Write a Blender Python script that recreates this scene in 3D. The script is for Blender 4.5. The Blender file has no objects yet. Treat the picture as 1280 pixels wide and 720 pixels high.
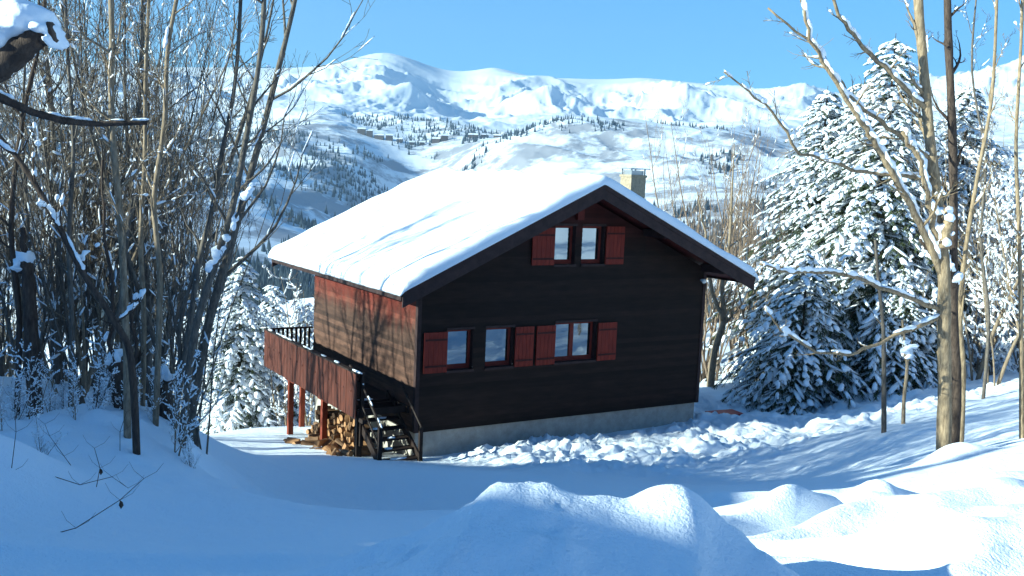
import bpy, math, random
import numpy as np
from mathutils import Vector, Matrix
R = math.radians
sc = bpy.context.scene
col = sc.collection

# ------------------------------------------------------------------ camera, world, sun, exposure
F, PI, RO = 1256.4, .114, .0445
c_, s_, cp, sp = math.cos(RO), math.sin(RO), math.cos(PI), math.sin(PI)
cam = bpy.data.cameras.new('camera'); co = bpy.data.objects.new('camera', cam); col.objects.link(co)
cam.sensor_width = 36; cam.lens = 36 * F / 1280; cam.clip_start = .05; cam.clip_end = 30000
right = Vector((c_, s_ * sp, s_ * cp)); up = Vector((-s_, c_ * sp, c_ * cp)); fw = Vector((0, cp, -sp))
m = Matrix((right, up, -fw)).transposed().to_4x4(); co.matrix_world = m
sc.camera = co

SUN_AZ = R(200.0)            # direction to the sun, counter-clockwise from +X
SUN_EL = R(18.0)
sun_dir = Vector((math.cos(SUN_AZ) * math.cos(SUN_EL), math.sin(SUN_AZ) * math.cos(SUN_EL), math.sin(SUN_EL)))
w = bpy.data.worlds.new('World'); sc.world = w; w.use_nodes = True
nt = w.node_tree; bg = nt.nodes['Background']
sky = nt.nodes.new('ShaderNodeTexSky'); sky.sky_type = 'NISHITA'; sky.sun_disc = False
sky.sun_elevation = SUN_EL; sky.sun_rotation = math.pi / 2 - SUN_AZ
sky.altitude = 1500; sky.air_density = 1.0; sky.dust_density = .3; sky.ozone_density = 6.0
nt.links.new(sky.outputs[0], bg.inputs[0]); bg.inputs[1].default_value = .09
sl = bpy.data.lights.new('sun', 'SUN'); sl.energy = 5.0; sl.angle = R(.5); sl.color = (1, .90, .76)
so = bpy.data.objects.new('sun', sl); col.objects.link(so)
so.rotation_euler = (-sun_dir).to_track_quat('-Z', 'Y').to_euler()
vs = sc.view_settings
vs.view_transform = 'Standard'; vs.look = 'None'; vs.gamma = 1; vs.exposure = 1.3
vs.use_white_balance = True; vs.white_balance_temperature = 5450; vs.white_balance_tint = -12

# ------------------------------------------------------------------ helpers
def PT(u, v, d):
    a, b = u - 640, v - 360
    X = c_ * a + s_ * b; Y = -s_ * a + c_ * b; U = -Y
    y = F * cp + U * sp; z = -F * sp + U * cp
    return Vector((X * d / y, d, z * d / y))

YAW, H0 = .5594, Vector((-2.5514, 27.3773, -7.9164))
def HW(X, Y, Z):
    c, s = math.cos(YAW), math.sin(YAW)
    return Vector((H0.x + c * X - s * Y, H0.y + s * X + c * Y, H0.z + Z))

def tag(o, label=None, cat=None, group=None, kind=None):
    if label: o['label'] = label
    if cat: o['category'] = cat
    if group: o['group'] = group
    if kind: o['kind'] = kind
    return o
def empty(name, loc, rz=0):
    o = bpy.data.objects.new(name, None); col.objects.link(o); o.location = loc; o.rotation_euler = (0, 0, rz)
    o.empty_display_size = .2
    return o
def link(name, me, mat, parent=None):
    o = bpy.data.objects.new(name, me); col.objects.link(o)
    if mat: me.materials.clear(); me.materials.append(mat)
    if parent: o.parent = parent
    return o
def copy_tree(o, parent=None):
    c = o.copy(); col.objects.link(c)
    if parent: c.parent = parent
    for ch in list(o.children): copy_tree(ch, c)
    return c

class MB:
    def __init__(s): s.v = []; s.f = []
    def add(s, vs, fs):
        n = len(s.v); s.v += [tuple(v) for v in vs]; s.f += [tuple(i + n for i in f) for f in fs]
    def box(s, x0, x1, y0, y1, z0, z1, M=None):
        vs = [Vector((x, y, z)) for z in (z0, z1) for y in (y0, y1) for x in (x0, x1)]
        if M: vs = [M @ v for v in vs]
        s.add(vs, [(0, 2, 3, 1), (4, 5, 7, 6), (0, 1, 5, 4), (2, 6, 7, 3), (0, 4, 6, 2), (1, 3, 7, 5)])
    def tube(s, pts, rad, n=6, cap=True, flat=1.0):
        k = len(pts); base = len(s.v)
        prev = None
        for i, p in enumerate(pts):
            d = (pts[min(i + 1, k - 1)] - pts[max(i - 1, 0)])
            if d.length < 1e-9: d = Vector((0, 0, 1))
            d.normalize()
            ref = prev if prev is not None else (Vector((1, 0, 0)) if abs(d.x) < .8 else Vector((0, 1, 0)))
            a = (ref - d * ref.dot(d))
            if a.length < 1e-6: a = d.orthogonal()
            a.normalize(); b = d.cross(a); prev = a
            r = rad[i]
            for j in range(n):
                t = 2 * math.pi * j / n
                q = p + a * (math.cos(t) * r) + b * (math.sin(t) * r)
                s.v.append((q.x, q.y, p.z + (q.z - p.z) * flat))
        for i in range(k - 1):
            for j in range(n):
                j2 = (j + 1) % n
                s.f.append((base + i * n + j, base + i * n + j2, base + (i + 1) * n + j2, base + (i + 1) * n + j))
        if cap:
            s.f.append(tuple(base + j for j in range(n))[::-1]); s.f.append(tuple(base + (k - 1) * n + j for j in range(n)))
    def mesh(s, name, smooth=False):
        me = bpy.data.meshes.new(name); me.from_pydata(s.v, [], s.f); me.validate()
        if smooth: me.polygons.foreach_set('use_smooth', [True] * len(me.polygons))
        me.update(); return me
    def build(s, name, mat, parent=None, smooth=False): return link(name, s.mesh(name, smooth), mat, parent)

def np_mesh(name, V, T, smooth=True):
    """V (N,3), T (M,k) faces of k corners"""
    me = bpy.data.meshes.new(name); V = np.asarray(V, np.float32); T = np.asarray(T, np.int32); k = T.shape[1]
    me.vertices.add(len(V)); me.vertices.foreach_set('co', V.ravel())
    me.loops.add(T.size); me.loops.foreach_set('vertex_index', T.ravel())
    me.polygons.add(len(T)); me.polygons.foreach_set('loop_start', np.arange(0, T.size, k, dtype=np.int32))
    me.polygons.foreach_set('loop_total', np.full(len(T), k, np.int32))
    if smooth: me.polygons.foreach_set('use_smooth', np.ones(len(T), bool))
    me.update(calc_edges=True); me.validate(); return me

# low lumpy ball used for every lump of snow
_t = (1 + 5 ** .5) / 2
ICO_V = np.array([(-1, _t, 0), (1, _t, 0), (-1, -_t, 0), (1, -_t, 0), (0, -1, _t), (0, 1, _t), (0, -1, -_t), (0, 1, -_t), (_t, 0, -1), (_t, 0, 1), (-_t, 0, -1), (-_t, 0, 1)], float)
ICO_V /= np.linalg.norm(ICO_V[0])
ICO_F = np.array([(0, 11, 5), (0, 5, 1), (0, 1, 7), (0, 7, 10), (0, 10, 11), (1, 5, 9), (5, 11, 4), (11, 10, 2), (10, 7, 6), (7, 1, 8), (3, 9, 4), (3, 4, 2), (3, 2, 6), (3, 6, 8), (3, 8, 9), (4, 9, 5), (2, 4, 11), (6, 2, 10), (8, 6, 7), (9, 8, 1)])
def blobs_mesh(name, fr, seed=0, jit=.22):
    """fr: list of (centre, a, b, c) with half-axis vectors"""
    rng = np.random.RandomState(seed); fr = np.array(fr, float).reshape(-1, 4, 3)
    n = len(fr); L = np.repeat(ICO_V[None], n, 0) * (1 + rng.uniform(-jit, jit, (n, 12, 1)))
    V = fr[:, 0][:, None] + L[:, :, :1] * fr[:, 1][:, None] + L[:, :, 1:2] * fr[:, 2][:, None] + L[:, :, 2:] * fr[:, 3][:, None]
    T = (ICO_F[None] + (np.arange(n) * 12)[:, None, None]).reshape(-1, 3)
    return np_mesh(name, V.reshape(-1, 3), T)

# value noise
def _h(ix, iy, seed):
    n = (ix.astype(np.int64) * 374761393 + iy.astype(np.int64) * 668265263 + seed * 974711) & 0x7fffffff
    n = ((n ^ (n >> 13)) * 1274126177) & 0x7fffffff
    return ((n ^ (n >> 16)) & 0xffff) / 65535.0
def vn(x, y, seed=0):
    ix, iy = np.floor(x), np.floor(y); fx, fy = x - ix, y - iy
    fx = fx * fx * fx * (fx * (fx * 6 - 15) + 10); fy = fy * fy * fy * (fy * (fy * 6 - 15) + 10)
    a, b = _h(ix, iy, seed), _h(ix + 1, iy, seed); c, d = _h(ix, iy + 1, seed), _h(ix + 1, iy + 1, seed)
    return (a + (b - a) * fx) * (1 - fy) + (c + (d - c) * fx) * fy
def fbm(x, y, o=4, seed=0, g=.5):
    r = 0; a = 1; t = 0
    for i in range(o):
        ca, sa = math.cos(.6 * i), math.sin(.6 * i)
        r = r + a * (vn((x * ca - y * sa) * 2 ** i, (x * sa + y * ca) * 2 ** i, seed + i) - .5) * 2; t += a; a *= g
    return r / t
def ridged(x, y, o=5, seed=0, g=.5):
    r = 0; a = 1; t = 0
    for i in range(o):
        ca, sa = math.cos(.7 * i), math.sin(.7 * i)
        n = 1 - np.abs(vn((x * ca - y * sa) * 2 ** i, (x * sa + y * ca) * 2 ** i, seed + i) * 2 - 1)
        r = r + a * n * n; t += a; a *= g
    return r / t
def sst(x, a, b):
    t = np.clip((x - a) / (b - a), 0, 1); return t * t * (3 - 2 * t)
class TPS:
    def __init__(s, P, Z, lam=0.0):
        s.P = np.array(P, float); n = len(P)
        K = s.k(np.linalg.norm(s.P[:, None] - s.P[None], axis=2)) + lam * np.eye(n)
        Q = np.hstack([np.ones((n, 1)), s.P]); A = np.zeros((n + 3, n + 3)); A[:n, :n] = K; A[:n, n:] = Q; A[n:, :n] = Q.T
        s.w = np.linalg.solve(A, np.concatenate([Z, np.zeros(3)]))
    def k(s, r): r = np.maximum(r, 1e-9); return r * r * np.log(r)
    def __call__(s, x, y):
        out = s.w[-3] + s.w[-2] * x + s.w[-1] * y
        for i, (a, b) in enumerate(s.P): out = out + s.w[i] * s.k(np.hypot(x - a, y - b))
        return out

# ------------------------------------------------------------------ materials
def mat(name, base, rough=.8, spec=.2, metallic=0):
    mt = bpy.data.materials.new(name); mt.use_nodes = True; b = mt.node_tree.nodes['Principled BSDF']
    b.inputs['Base Color'].default_value = (*base, 1); b.inputs['Roughness'].default_value = rough
    b.inputs['Specular IOR Level'].default_value = spec; b.inputs['Metallic'].default_value = metallic
    return mt, mt.node_tree, b
def N(nt, t, **k):
    n = nt.nodes.new('ShaderNode' + t)
    for a, b in k.items(): setattr(n, a, b)
    return n
def coords(nt, scale=(1, 1, 1), kind='Object'):
    t = N(nt, 'TexCoord'); mp = N(nt, 'Mapping'); mp.inputs['Scale'].default_value = scale
    nt.links.new(t.outputs[kind], mp.inputs[0]); return mp.outputs[0]
def noise(nt, vec, scale, detail=4, rough=.55):
    n = N(nt, 'TexNoise'); n.inputs['Scale'].default_value = scale; n.inputs['Detail'].default_value = detail; n.inputs['Roughness'].default_value = rough
    nt.links.new(vec, n.inputs['Vector']); return n.outputs['Fac']
def ramp(nt, fac, stops):
    r = N(nt, 'ValToRGB'); e = r.color_ramp.elements
    e[0].position = stops[0][0]; e[0].color = (*stops[0][1], 1); e[1].position = stops[-1][0]; e[1].color = (*stops[-1][1], 1)
    for p, c in stops[1:-1]: q = e.new(p); q.color = (*c, 1)
    nt.links.new(fac, r.inputs[0]); return r.outputs[0]
def bump(nt, b, h, strength, dist):
    n = N(nt, 'Bump'); n.inputs['Strength'].default_value = strength; n.inputs['Distance'].default_value = dist
    nt.links.new(h, n.inputs['Height']); nt.links.new(n.outputs[0], b.inputs['Normal'])

def snow_mat(name, s1=6, s2=40, bs=.5, bd=.02, base=(.84, .87, .92)):
    mt, t, b = mat(name, base, .75, .25)
    v = coords(t)
    a = noise(t, v, s1, 5, .6); c = noise(t, v, s2, 3, .6)
    ad = N(t, 'Math', operation='MULTIPLY_ADD'); ad.inputs[1].default_value = .35
    t.links.new(c, ad.inputs[0]); t.links.new(a, ad.inputs[2]); bump(t, b, ad.outputs[0], bs, bd)
    return mt
M = {}
M['snow'] = snow_mat('ground_snow', 4, 45, .8, .045)
M['roofsnow'] = snow_mat('roof_snow', 2.5, 20, .35, .03, (.86, .88, .92))
M['treesnow'] = snow_mat('branch_snow', 14, 50, .4, .01, (.86, .88, .92))
def bark(name, c1, c2, sc_=(9, 9, 2)):
    mt, t, b = mat(name, c1, .9, .15)
    n = noise(t, coords(t, sc_), 3, 6, .65)
    t.links.new(ramp(t, n, [(.32, c1), (.6, c2), (.75, tuple(x * 1.35 for x in c2))]), b.inputs['Base Color']); bump(t, b, n, .8, .02)
    return mt
M['bark'] = bark('grey_brown_bark', (.06, .052, .044), (.16, .135, .11))
M['bark_tan'] = bark('tan_bark', (.12, .09, .06), (.29, .225, .155))
M['bark_gold'] = bark('yellow_tan_bark', (.14, .10, .06), (.34, .255, .16))
M['bark_brown'] = bark('brown_bark', (.12, .085, .06), (.27, .20, .145))
M['bark_dark'] = bark('dark_bark', (.035, .026, .022), (.09, .065, .05))
M['needles'], t, b = mat('spruce_needles', (.035, .055, .028), .8, .2)
n = noise(t, coords(t), 1.6, 3); t.links.new(ramp(t, n, [(.3, (.018, .034, .020)), (.7, (.075, .088, .036))]), b.inputs['Base Color'])
M['farneedles'], t, b = mat('far_forest', (.05, .065, .08), .9, .1)

# siding: horizontal boards; weathered and redder under the eaves
def siding(name, dark, mid, red, zred0, zred1):
    mt, t, b = mat(name, mid, .75, .2)
    v = coords(t, (1, 1, 6)); n = noise(t, v, 1.3, 6, .65)
    base = ramp(t, n, [(.3, dark), (.7, mid)])
    tc = N(t, 'TexCoord'); sx = N(t, 'SeparateXYZ'); t.links.new(tc.outputs['Object'], sx.inputs[0])
    n2 = noise(t, coords(t, (2, 2, .5)), 1.2, 4)
    ad = N(t, 'Math', operation='MULTIPLY_ADD'); ad.inputs[1].default_value = 1.4; t.links.new(n2, ad.inputs[0]); t.links.new(sx.outputs['Z'], ad.inputs[2])
    mr = N(t, 'MapRange'); mr.inputs['From Min'].default_value = zred0 + .7; mr.inputs['From Max'].default_value = zred1 + .7; t.links.new(ad.outputs[0], mr.inputs[0])
    mx = N(t, 'Mix', data_type='RGBA'); t.links.new(mr.outputs[0], mx.inputs[0]); t.links.new(base, mx.inputs[6]); mx.inputs[7].default_value = (*red, 1)
    # per board tint
    br = N(t, 'Math', operation='MULTIPLY'); br.inputs[1].default_value = 1 / .145; t.links.new(sx.outputs['Z'], br.inputs[0])
    fl = N(t, 'Math', operation='FLOOR'); t.links.new(br.outputs[0], fl.inputs[0])
    wn = N(t, 'TexWhiteNoise', noise_dimensions='1D'); t.links.new(fl.outputs[0], wn.inputs['W'])
    m2 = N(t, 'MapRange'); m2.inputs['To Min'].default_value = .6; m2.inputs['To Max'].default_value = 1.4; t.links.new(wn.outputs['Value'], m2.inputs[0])
    vm = N(t, 'VectorMath', operation='SCALE'); t.links.new(mx.outputs[2], vm.inputs[0]); t.links.new(m2.outputs[0], vm.inputs['Scale'])
    t.links.new(vm.outputs[0], b.inputs['Base Color']); bump(t, b, n, .4, .01)
    return mt
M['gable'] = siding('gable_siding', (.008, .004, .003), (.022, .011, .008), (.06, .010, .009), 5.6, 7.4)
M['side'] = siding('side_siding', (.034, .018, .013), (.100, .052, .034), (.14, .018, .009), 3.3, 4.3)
def wood(name, c1, c2, scl=(1, 1, 1), rough=.7):
    mt, t, b = mat(name, c1, rough, .2); n = noise(t, coords(t, scl), 4, 5, .65)
    t.links.new(ramp(t, n, [(.3, c1), (.7, c2)]), b.inputs['Base Color']); bump(t, b, n, .4, .008); return mt
M['barge'] = wood('dark_board', (.022, .013, .013), (.05, .028, .026))
M['soffit'] = wood('red_soffit', (.05, .008, .008), (.11, .018, .014))
M['shutter'] = wood('red_shutter', (.11, .015, .011), (.21, .028, .016), (3, 3, .6))
M['hinge'] = wood('dark_batten', (.03, .008, .007), (.06, .012, .01))
M['frame'] = wood('window_frame_wood', (.10, .016, .012), (.16, .025, .017))
M['frame_pale'] = wood('pale_frame', (.34, .20, .17), (.46, .28, .23))
M['rail'] = wood('railing_boards', (.035, .012, .008), (.105, .028, .015), (6, 6, .7))
M['post'] = wood('red_post', (.10, .02, .010), (.19, .038, .016), (3, 3, .6))
M['darkwood'] = wood('dark_stair_wood', (.010, .006, .005), (.03, .018, .014))
M['concrete'] = wood('foundation_render', (.30, .27, .23), (.44, .40, .35))
M['chimney'] = wood('chimney_render', (.22, .18, .13), (.40, .33, .22), (3, 3, 3))
M['metal'], t, b = mat('galvanised_metal', (.35, .36, .37), .4, .5, .8)
M['cream'] = wood('cream_render', (.62, .55, .38), (.72, .65, .48))
M['orange'] = wood('orange_wood', (.42, .14, .04), (.55, .22, .07))
M['redplastic'], t, b = mat('red_paint', (.33, .02, .015), .45, .5)
M['white'], t, b = mat('white_enamel', (.8, .8, .78), .4, .5)
M['log_bark'] = wood('log_bark', (.10, .055, .03), (.22, .13, .07))
M['log_end'] = wood('cut_wood', (.20, .10, .045), (.40, .22, .10), (2, 2, 2))
M['glass'], t, b = mat('window_glass', (.33, .36, .39), .04, .8, 1.0)
n = noise(t, coords(t), 1.4, 2); bump(t, b, n, .06, .05)

# ------------------------------------------------------------------ near terrain
gp = []
def g(u, v, d): p = PT(u, v, d); gp.append((p.x, p.y, p.z))
def gh(X, Y, Z): p = HW(X, Y, Z); gp.append((p.x, p.y, p.z))
for a in [(-1, 0, 0), (0, -.6, 0), (3, -.6, .02), (6, -.6, .02), (9, -.6, 0), (11.5, -.3, 0), (-1.6, 3.2, -.45), (-1.6, 6, -.8), (-2, 9, -1.3), (5, 3, -.9), (5, 7, -1.2), (2, 13, -3), (9, 12, -2.2), (11.5, 5, -.3), (-5, 12, -3)]: gh(*a)
for a in [(300, 545, 36), (350, 540, 37), (250, 566, 25), (440, 570, 26.5), (600, 582, 25.5), (760, 583, 25), (900, 577, 26), (1000, 593, 23.5),
          (960, 522, 36), (1010, 500, 38), (1100, 480, 39), (1180, 450, 41), (1280, 425, 43), (1280, 470, 35), (1200, 500, 31), (1280, 520, 24),
          (300, 620, 14), (450, 640, 13), (640, 602, 20), (520, 590, 21), (350, 590, 20), (320, 665, 9), (180, 692, 7.2), (200, 655, 9.5),
          (1180, 574, 18), (1107, 540, 25), (1130, 532, 27), (1065, 612, 14.5), (960, 628, 12.5), (860, 625, 13.5), (760, 630, 12),
          (1280, 562, 16), (1050, 640, 10.6), (1000, 628, 12),
          (0, 560, 12), (60, 522, 15), (130, 503, 16), (200, 520, 14.8), (238, 548, 14.5), (0, 600, 9.4), (60, 640, 8.8), (130, 600, 10.8), (205, 585, 12.4), (0, 690, 6.5), (252, 592, 14.5), (275, 575, 17.5), (200, 510, 18.5), (60, 490, 21)]: g(*a)
gp += [(-1.2, 7.6, -3.0), (.6, 7.8, -2.95), (2.2, 7.9, -2.95), (-12, 10, -3.0), (-14, 20, -4.8), (-13, 28, -7.5), (-20, 34, -10), (-16, 3, -1.0), (-6, 0, -1.7), (0, 0, -1.75), (0, 2.5, -1.9), (6, 1, -1.6), (3, 3.4, -1.95), (-3, 3.4, -2.05), (12, 4, -1.0), (13, 12, -2.2), (20, 20, -2.8), (0, -20, 1), (25, -15, 5), (-25, -20, 3),
       (30, 30, -3.5), (35, 45, -4), (22, 60, -6.5), (30, 62, -5.5), (8, 60, -14), (0, 80, -26), (-30, 60, -24), (-45, 30, -14), (40, 90, -16), (-20, 110, -45), (20, 120, -40), (-60, 100, -50), (60, 120, -25), (-70, 40, -20), (70, 20, 0), (0, 180, -75), (-90, 180, -90), (90, 180, -60)]
tps = TPS([(p[0], p[1]) for p in gp], [p[2] for p in gp], .02)

def seg_bump(x, y, pts, w):
    """smooth ridge along a polyline: pts (x, y, height, halfwidth scale)"""
    best = np.zeros_like(x)
    for (x0, y0, h0, w0), (x1, y1, h1, w1) in zip(pts[:-1], pts[1:]):
        dx, dy = x1 - x0, y1 - y0; t = np.clip(((x - x0) * dx + (y - y0) * dy) / (dx * dx + dy * dy), 0, 1)
        t2 = t * t * (3 - 2 * t)
        d = np.hypot(x - x0 - t * dx, y - y0 - t * dy); hh = h0 + (h1 - h0) * t2; ww = (w0 + (w1 - w0) * t2) * w
        best = np.maximum(best, hh * np.exp(-(d / ww) ** 2 * 1.2))
    return best
MOUND = [PT(u, v, d) for u, v, d in [(330, 716, 6.1), (400, 694, 5.9), (500, 652, 5.7), (560, 630, 5.6), (620, 609, 5.5), (700, 600, 5.5), (780, 606, 5.5), (850, 606, 5.5), (890, 624, 5.5), (940, 672, 5.4), (1000, 716, 5.3), (1040, 745, 5.2)]]
MCAP = PT(845, 598, 5.5)
TRENCH = [([PT(u, v, d) for u, v, d in a], dp, w_) for a, dp, w_ in [([(915, 662, 8.6), (960, 660, 8.9), (1010, 648, 9.3), (1050, 640, 9.9)], .30, .20), ([(950, 690, 7.2), (1000, 688, 7.1), (1060, 694, 6.9), (1110, 706, 6.6)], .36, .24), ([(960, 622, 12.8), (1060, 610, 12.6), (1160, 592, 12.6), (1240, 574, 12.8), (1300, 562, 13)], .34, .32), ([(1130, 640, 9.6), (1190, 622, 10), (1240, 616, 10.6)], .16, .25)]]
def ridge_field(x, y, pts):
    bd = np.full_like(x, 1e9); bz = np.zeros_like(x)
    for p, q in zip(pts[:-1], pts[1:]):
        dx, dy = q.x - p.x, q.y - p.y; t = np.clip(((x - p.x) * dx + (y - p.y) * dy) / (dx * dx + dy * dy), 0, 1)
        d = np.hypot(x - p.x - t * dx, y - p.y - t * dy); zz = p.z + (q.z - p.z) * t
        c = d < bd; bd = np.where(c, d, bd); bz = np.where(c, zz, bz)
    return bz, bd
CR_Y = [-60, -20, -6, -4.3, -3.4, -2.1, -1.2, .2, 2.8, 6, 9.8, 14, 15.9, 18.7, 19.3, 24, 30, 60]
CR_Z = [13, 10, 8.2, 7.65, 7.3, 5.75, 6.2, 6.5, 6.6, 6.4, 5.1, 3.4, 1.4, -.1, -1.2, -5, -9, -25]
def terrain(x, y, detail=True):
    x = np.asarray(x, float); y = np.asarray(y, float)
    z = tps(x, y)
    far = np.hypot(x, y - 30)
    # unseen wooded ridge added left of the frame, crest shaped to shade the drive
    cx = -27.0
    crest = np.interp(y, CR_Y, CR_Z) + .12 * fbm(x * .3, y * .9, 3, 41)
    rel = (x - cx)
    prof = np.where(rel > 0, crest - .40 * rel - .35 * (1 - np.exp(-rel / 3)) , crest + .22 * rel)
    k = 1.2
    z = np.where(x < -9, np.maximum(z, prof) + 0 * z, z)
    # ploughed bank in front of the camera
    cz, cd = ridge_field(x, y, MOUND)
    rgh = 1 + .12 * fbm(x * 2.0, y * 2.0, 3, 5)
    ms = cz - .075 - np.where(y < 5.5, .34, .75) * np.maximum(cd, 0) ** 1.25 * rgh
    ms = ms + .07 * np.exp(-(((x - MCAP.x) / .21) ** 2 + ((y - 5.5) / .35) ** 2) ** 2)
    kk = .10; hh_ = np.clip(.5 + .5 * (ms - z) / kk, 0, 1)
    mb = np.clip(ms - z, 0, 1); z = z * (1 - hh_) + ms * hh_ + kk * hh_ * (1 - hh_)
    mb2 = .22 * np.exp(-(((x - .93) / .23) ** 2 + ((y - 5.55) / .4) ** 2) ** 1.3)
    z = z + mb2 * 0
    # soft drifts on the right
    z = z + .20 * np.exp(-(((x - 2.95) / .75) ** 2 + ((y - 9.9) / .8) ** 2)) + .22 * np.exp(-(((x - 4.1) / 1.3) ** 2 + ((y - 9.2) / 1.0) ** 2)) + .25 * np.exp(-(((x - 5.6) / 1.3) ** 2 + ((y - 9.8) / 1.2) ** 2))
    z = z + .35 * np.exp(-(((x - 3.9) / .8) ** 2 + ((y - 6.9) / .6) ** 2))
    z = z + .30 * np.exp(-(((x - 7.9) / .5) ** 2 + ((y - 17.3) / .5) ** 2))
    rm = np.exp(-(((x - 5.2) / 3.4) ** 4 + ((y - 9) / 3.2) ** 4)); z = z + rm * (.26 * np.abs(fbm(x * .6 + 3, y * .5, 3, 67, .42)) + .18 * np.abs(fbm(x * 1.0 + 1, y * .8, 2, 68, .4)) + .16 * fbm(x * .35, y * 1.1, 2, 69) - .08)
    for pl_, dp, ww in TRENCH:
        _, td = ridge_field(x, y, pl_); z = z - dp * np.exp(-(td / ww) ** 2) + .35 * dp * np.exp(-((td - 2.2 * ww) / ww) ** 2)
    # left drift
    z = z + .45 * np.exp(-(((x + 5.4) / 1.0) ** 2 + ((y - 9.6) / 1.2) ** 2)) + .10 * np.exp(-((y - 6.9 - .15 * x) / .25) ** 2) * sst(-x, .5, 1.5)
    # undulation
    z = z + .07 * fbm(x * .45, y * .45, 3, 11) * sst(y, 1, 6) + np.where(far > 40, 1.2, .0) * fbm(x * .06, y * .06, 3, 17) * sst(far, 40, 80)
    if detail:
        dx, dy = x - H0.x, y - H0.y; c, s = math.cos(YAW), math.sin(YAW)
        X = c * dx + s * dy; Y = -s * dx + c * dy
        # churned, shovelled snow in front of the gable
        m1 = sst(Y, -7.5, -5) * (1 - sst(Y, 3, 6)) * sst(X, -.5, 2.5) * (1 - sst(X, 19, 25))
        m1 = np.where((X > 10.6) | (Y < -.35), m1, 0) * (1 - .75 * sst(X + Y * 1.2, 12, 19) * (Y < -3))
        lump = ridged(x * .9, y * .9, 4, 23, .6) - .35
        bl = np.abs(fbm(x * 1.15 + .3 * fbm(x, y, 2, 3), y * 1.35, 4, 29, .62)) * (.5 + 1.1 * vn(x * .5, y * .5, 33))
        z = z + m1 * (.34 * lump + .34 * bl + .07 * np.abs(fbm(x * 4, y * 4, 3, 83, .6)) - .05)
        # footprints, ruts and clods elsewhere
        m2 = sst(y, 16, 22) * (1 - m1) * (1 - sst(y, 45, 60)) * sst(x, 2, 7)
        z = z + m2 * .10 * np.abs(fbm(x * 1.1, y * 1.1, 4, 31, .55))
        near = np.exp(-((y - 5.2) / 1.6) ** 2) * (np.abs(x) < 3)
        z = z + near * sst(mb, .05, .3) * (1 - .95 * np.exp(-((x - MCAP.x) / .42) ** 2)) * (.11 * fbm(x * 1.8, y * 1.8, 3, 36, .5) + .05 * fbm(x * 3.4, y * 3.4, 4, 37, .6) + .06 * np.abs(fbm(x * 5, y * 5, 3, 61)))
        # bank by the left trees: tufts
        m3 = np.exp(-(((x + 6) / 3.2) ** 2 + ((y - 14.5) / 3.2) ** 2))
        z = z + m3 * (.22 * np.abs(fbm(x * 1.3, y * 1.3, 4, 43, .6)) - .04)
        z = z + .012 * fbm(x * 3, y * 3, 3, 47)
    return z
def spaced(seg):
    o = []
    for a, b, st in seg: o += list(np.arange(a, b, st))
    return np.array(o + [seg[-1][1]])
gx = spaced([(-110, -50, 4), (-50, -30, 1), (-30, -24, .3), (-24, -9, .3), (-9, -3, .1), (-3, 3, .045), (3, 9, .07), (9, 18, .11), (18, 40, .8), (40, 110, 4)])
gy = spaced([(-60, 2, 1.5), (2, 3.6, .2), (3.6, 7.2, .045), (7.2, 14, .08), (14, 40, .12), (40, 60, .5), (60, 120, 2), (120, 210, 5)])
GX, GY = np.meshgrid(gx, gy)
GZ = terrain(GX, GY)
nx, ny = len(gx), len(gy)
idx = np.arange(nx * ny).reshape(ny, nx)
T = np.stack([idx[:-1, :-1], idx[:-1, 1:], idx[1:, 1:], idx[1:, :-1]], -1).reshape(-1, 4)
gr = link('ground', np_mesh('ground', np.stack([GX, GY, GZ], -1).reshape(-1, 3), T), M['snow']); tag(gr, kind='structure')
def gz(x, y): return float(terrain(np.array([x]), np.array([y]), True)[0])
print('zmin', GZ.min(), 'z0', gz(0, 0))

# ------------------------------------------------------------------ far valley side and mountains
K = 3.0
mp_, mz_ = [], []
def mpt(u, v, d):
    p = PT(u, v, d); mp_.append((p.x / d * K, math.log(d))); mz_.append(p.z / d)
for u in (-500, -100, 300, 640, 1000, 1400, 1900):
    mpt(u, 460, 160); mpt(u, 420, 420); mpt(u, 365 if u < 700 else 345, 1100)
for u, v in zip((-500, -100, 100, 250, 400, 520, 600, 750, 900, 1100, 1400, 1900), (190, 205, 222, 250, 290, 322, 325, 262, 245, 235, 220, 200)): mpt(u, v, 1900)
for u, v in [(100, 175), (250, 196), (350, 222), (450, 252), (540, 276), (620, 240), (760, 205)]: mpt(u, v, 2500)
for u, v in [(350, 184), (440, 192), (540, 234)]: mpt(u, v, 2900)
for u, v in zip((-500, -100, 100, 250, 350, 450, 560, 640, 1000, 1150, 1400, 1900), (110, 130, 150, 172, 160, 164, 163, 168, 185, 175, 160, 150)): mpt(u, v, 3400)
for u, v, d in [(600, 196, 2850), (640, 168, 3000), (700, 149, 3050), (740, 147, 3100), (800, 153, 3100), (880, 168, 3100), (720, 165, 3600), (820, 165, 3700)]: mpt(u, v, d)
for u, v in zip((-500, -100, 200, 350, 450, 560, 640, 750, 900, 1000, 1150, 1400, 1900), (90, 110, 125, 135, 150, 155, 158, 150, 152, 160, 150, 130, 110)): mpt(u, v, 4300)
for u, v, d in [(-100, 100, 5700), (100, 118, 5700), (250, 120, 5700), (400, 112, 5700), (480, 90, 5800), (565, 142, 5700), (640, 122, 5800), (690, 124, 5800), (765, 156, 5600), (830, 134, 5800), (900, 146, 5700), (1000, 152, 5700), (1150, 145, 5700), (1400, 115, 5700)]: mpt(u, v, d)
sky_ = [(-500, 40), (-100, 60), (60, 70), (150, 82), (230, 84), (300, 84), (380, 84), (430, 77), (480, 66), (520, 76), (560, 90), (590, 90), (615, 85), (660, 95), (720, 99), (800, 98), (850, 102), (900, 107), (960, 116), (1030, 122), (1100, 112), (1180, 98), (1280, 82), (1400, 70), (1900, 40)]
for u, v in sky_: mpt(u, v, 7000)
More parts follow.
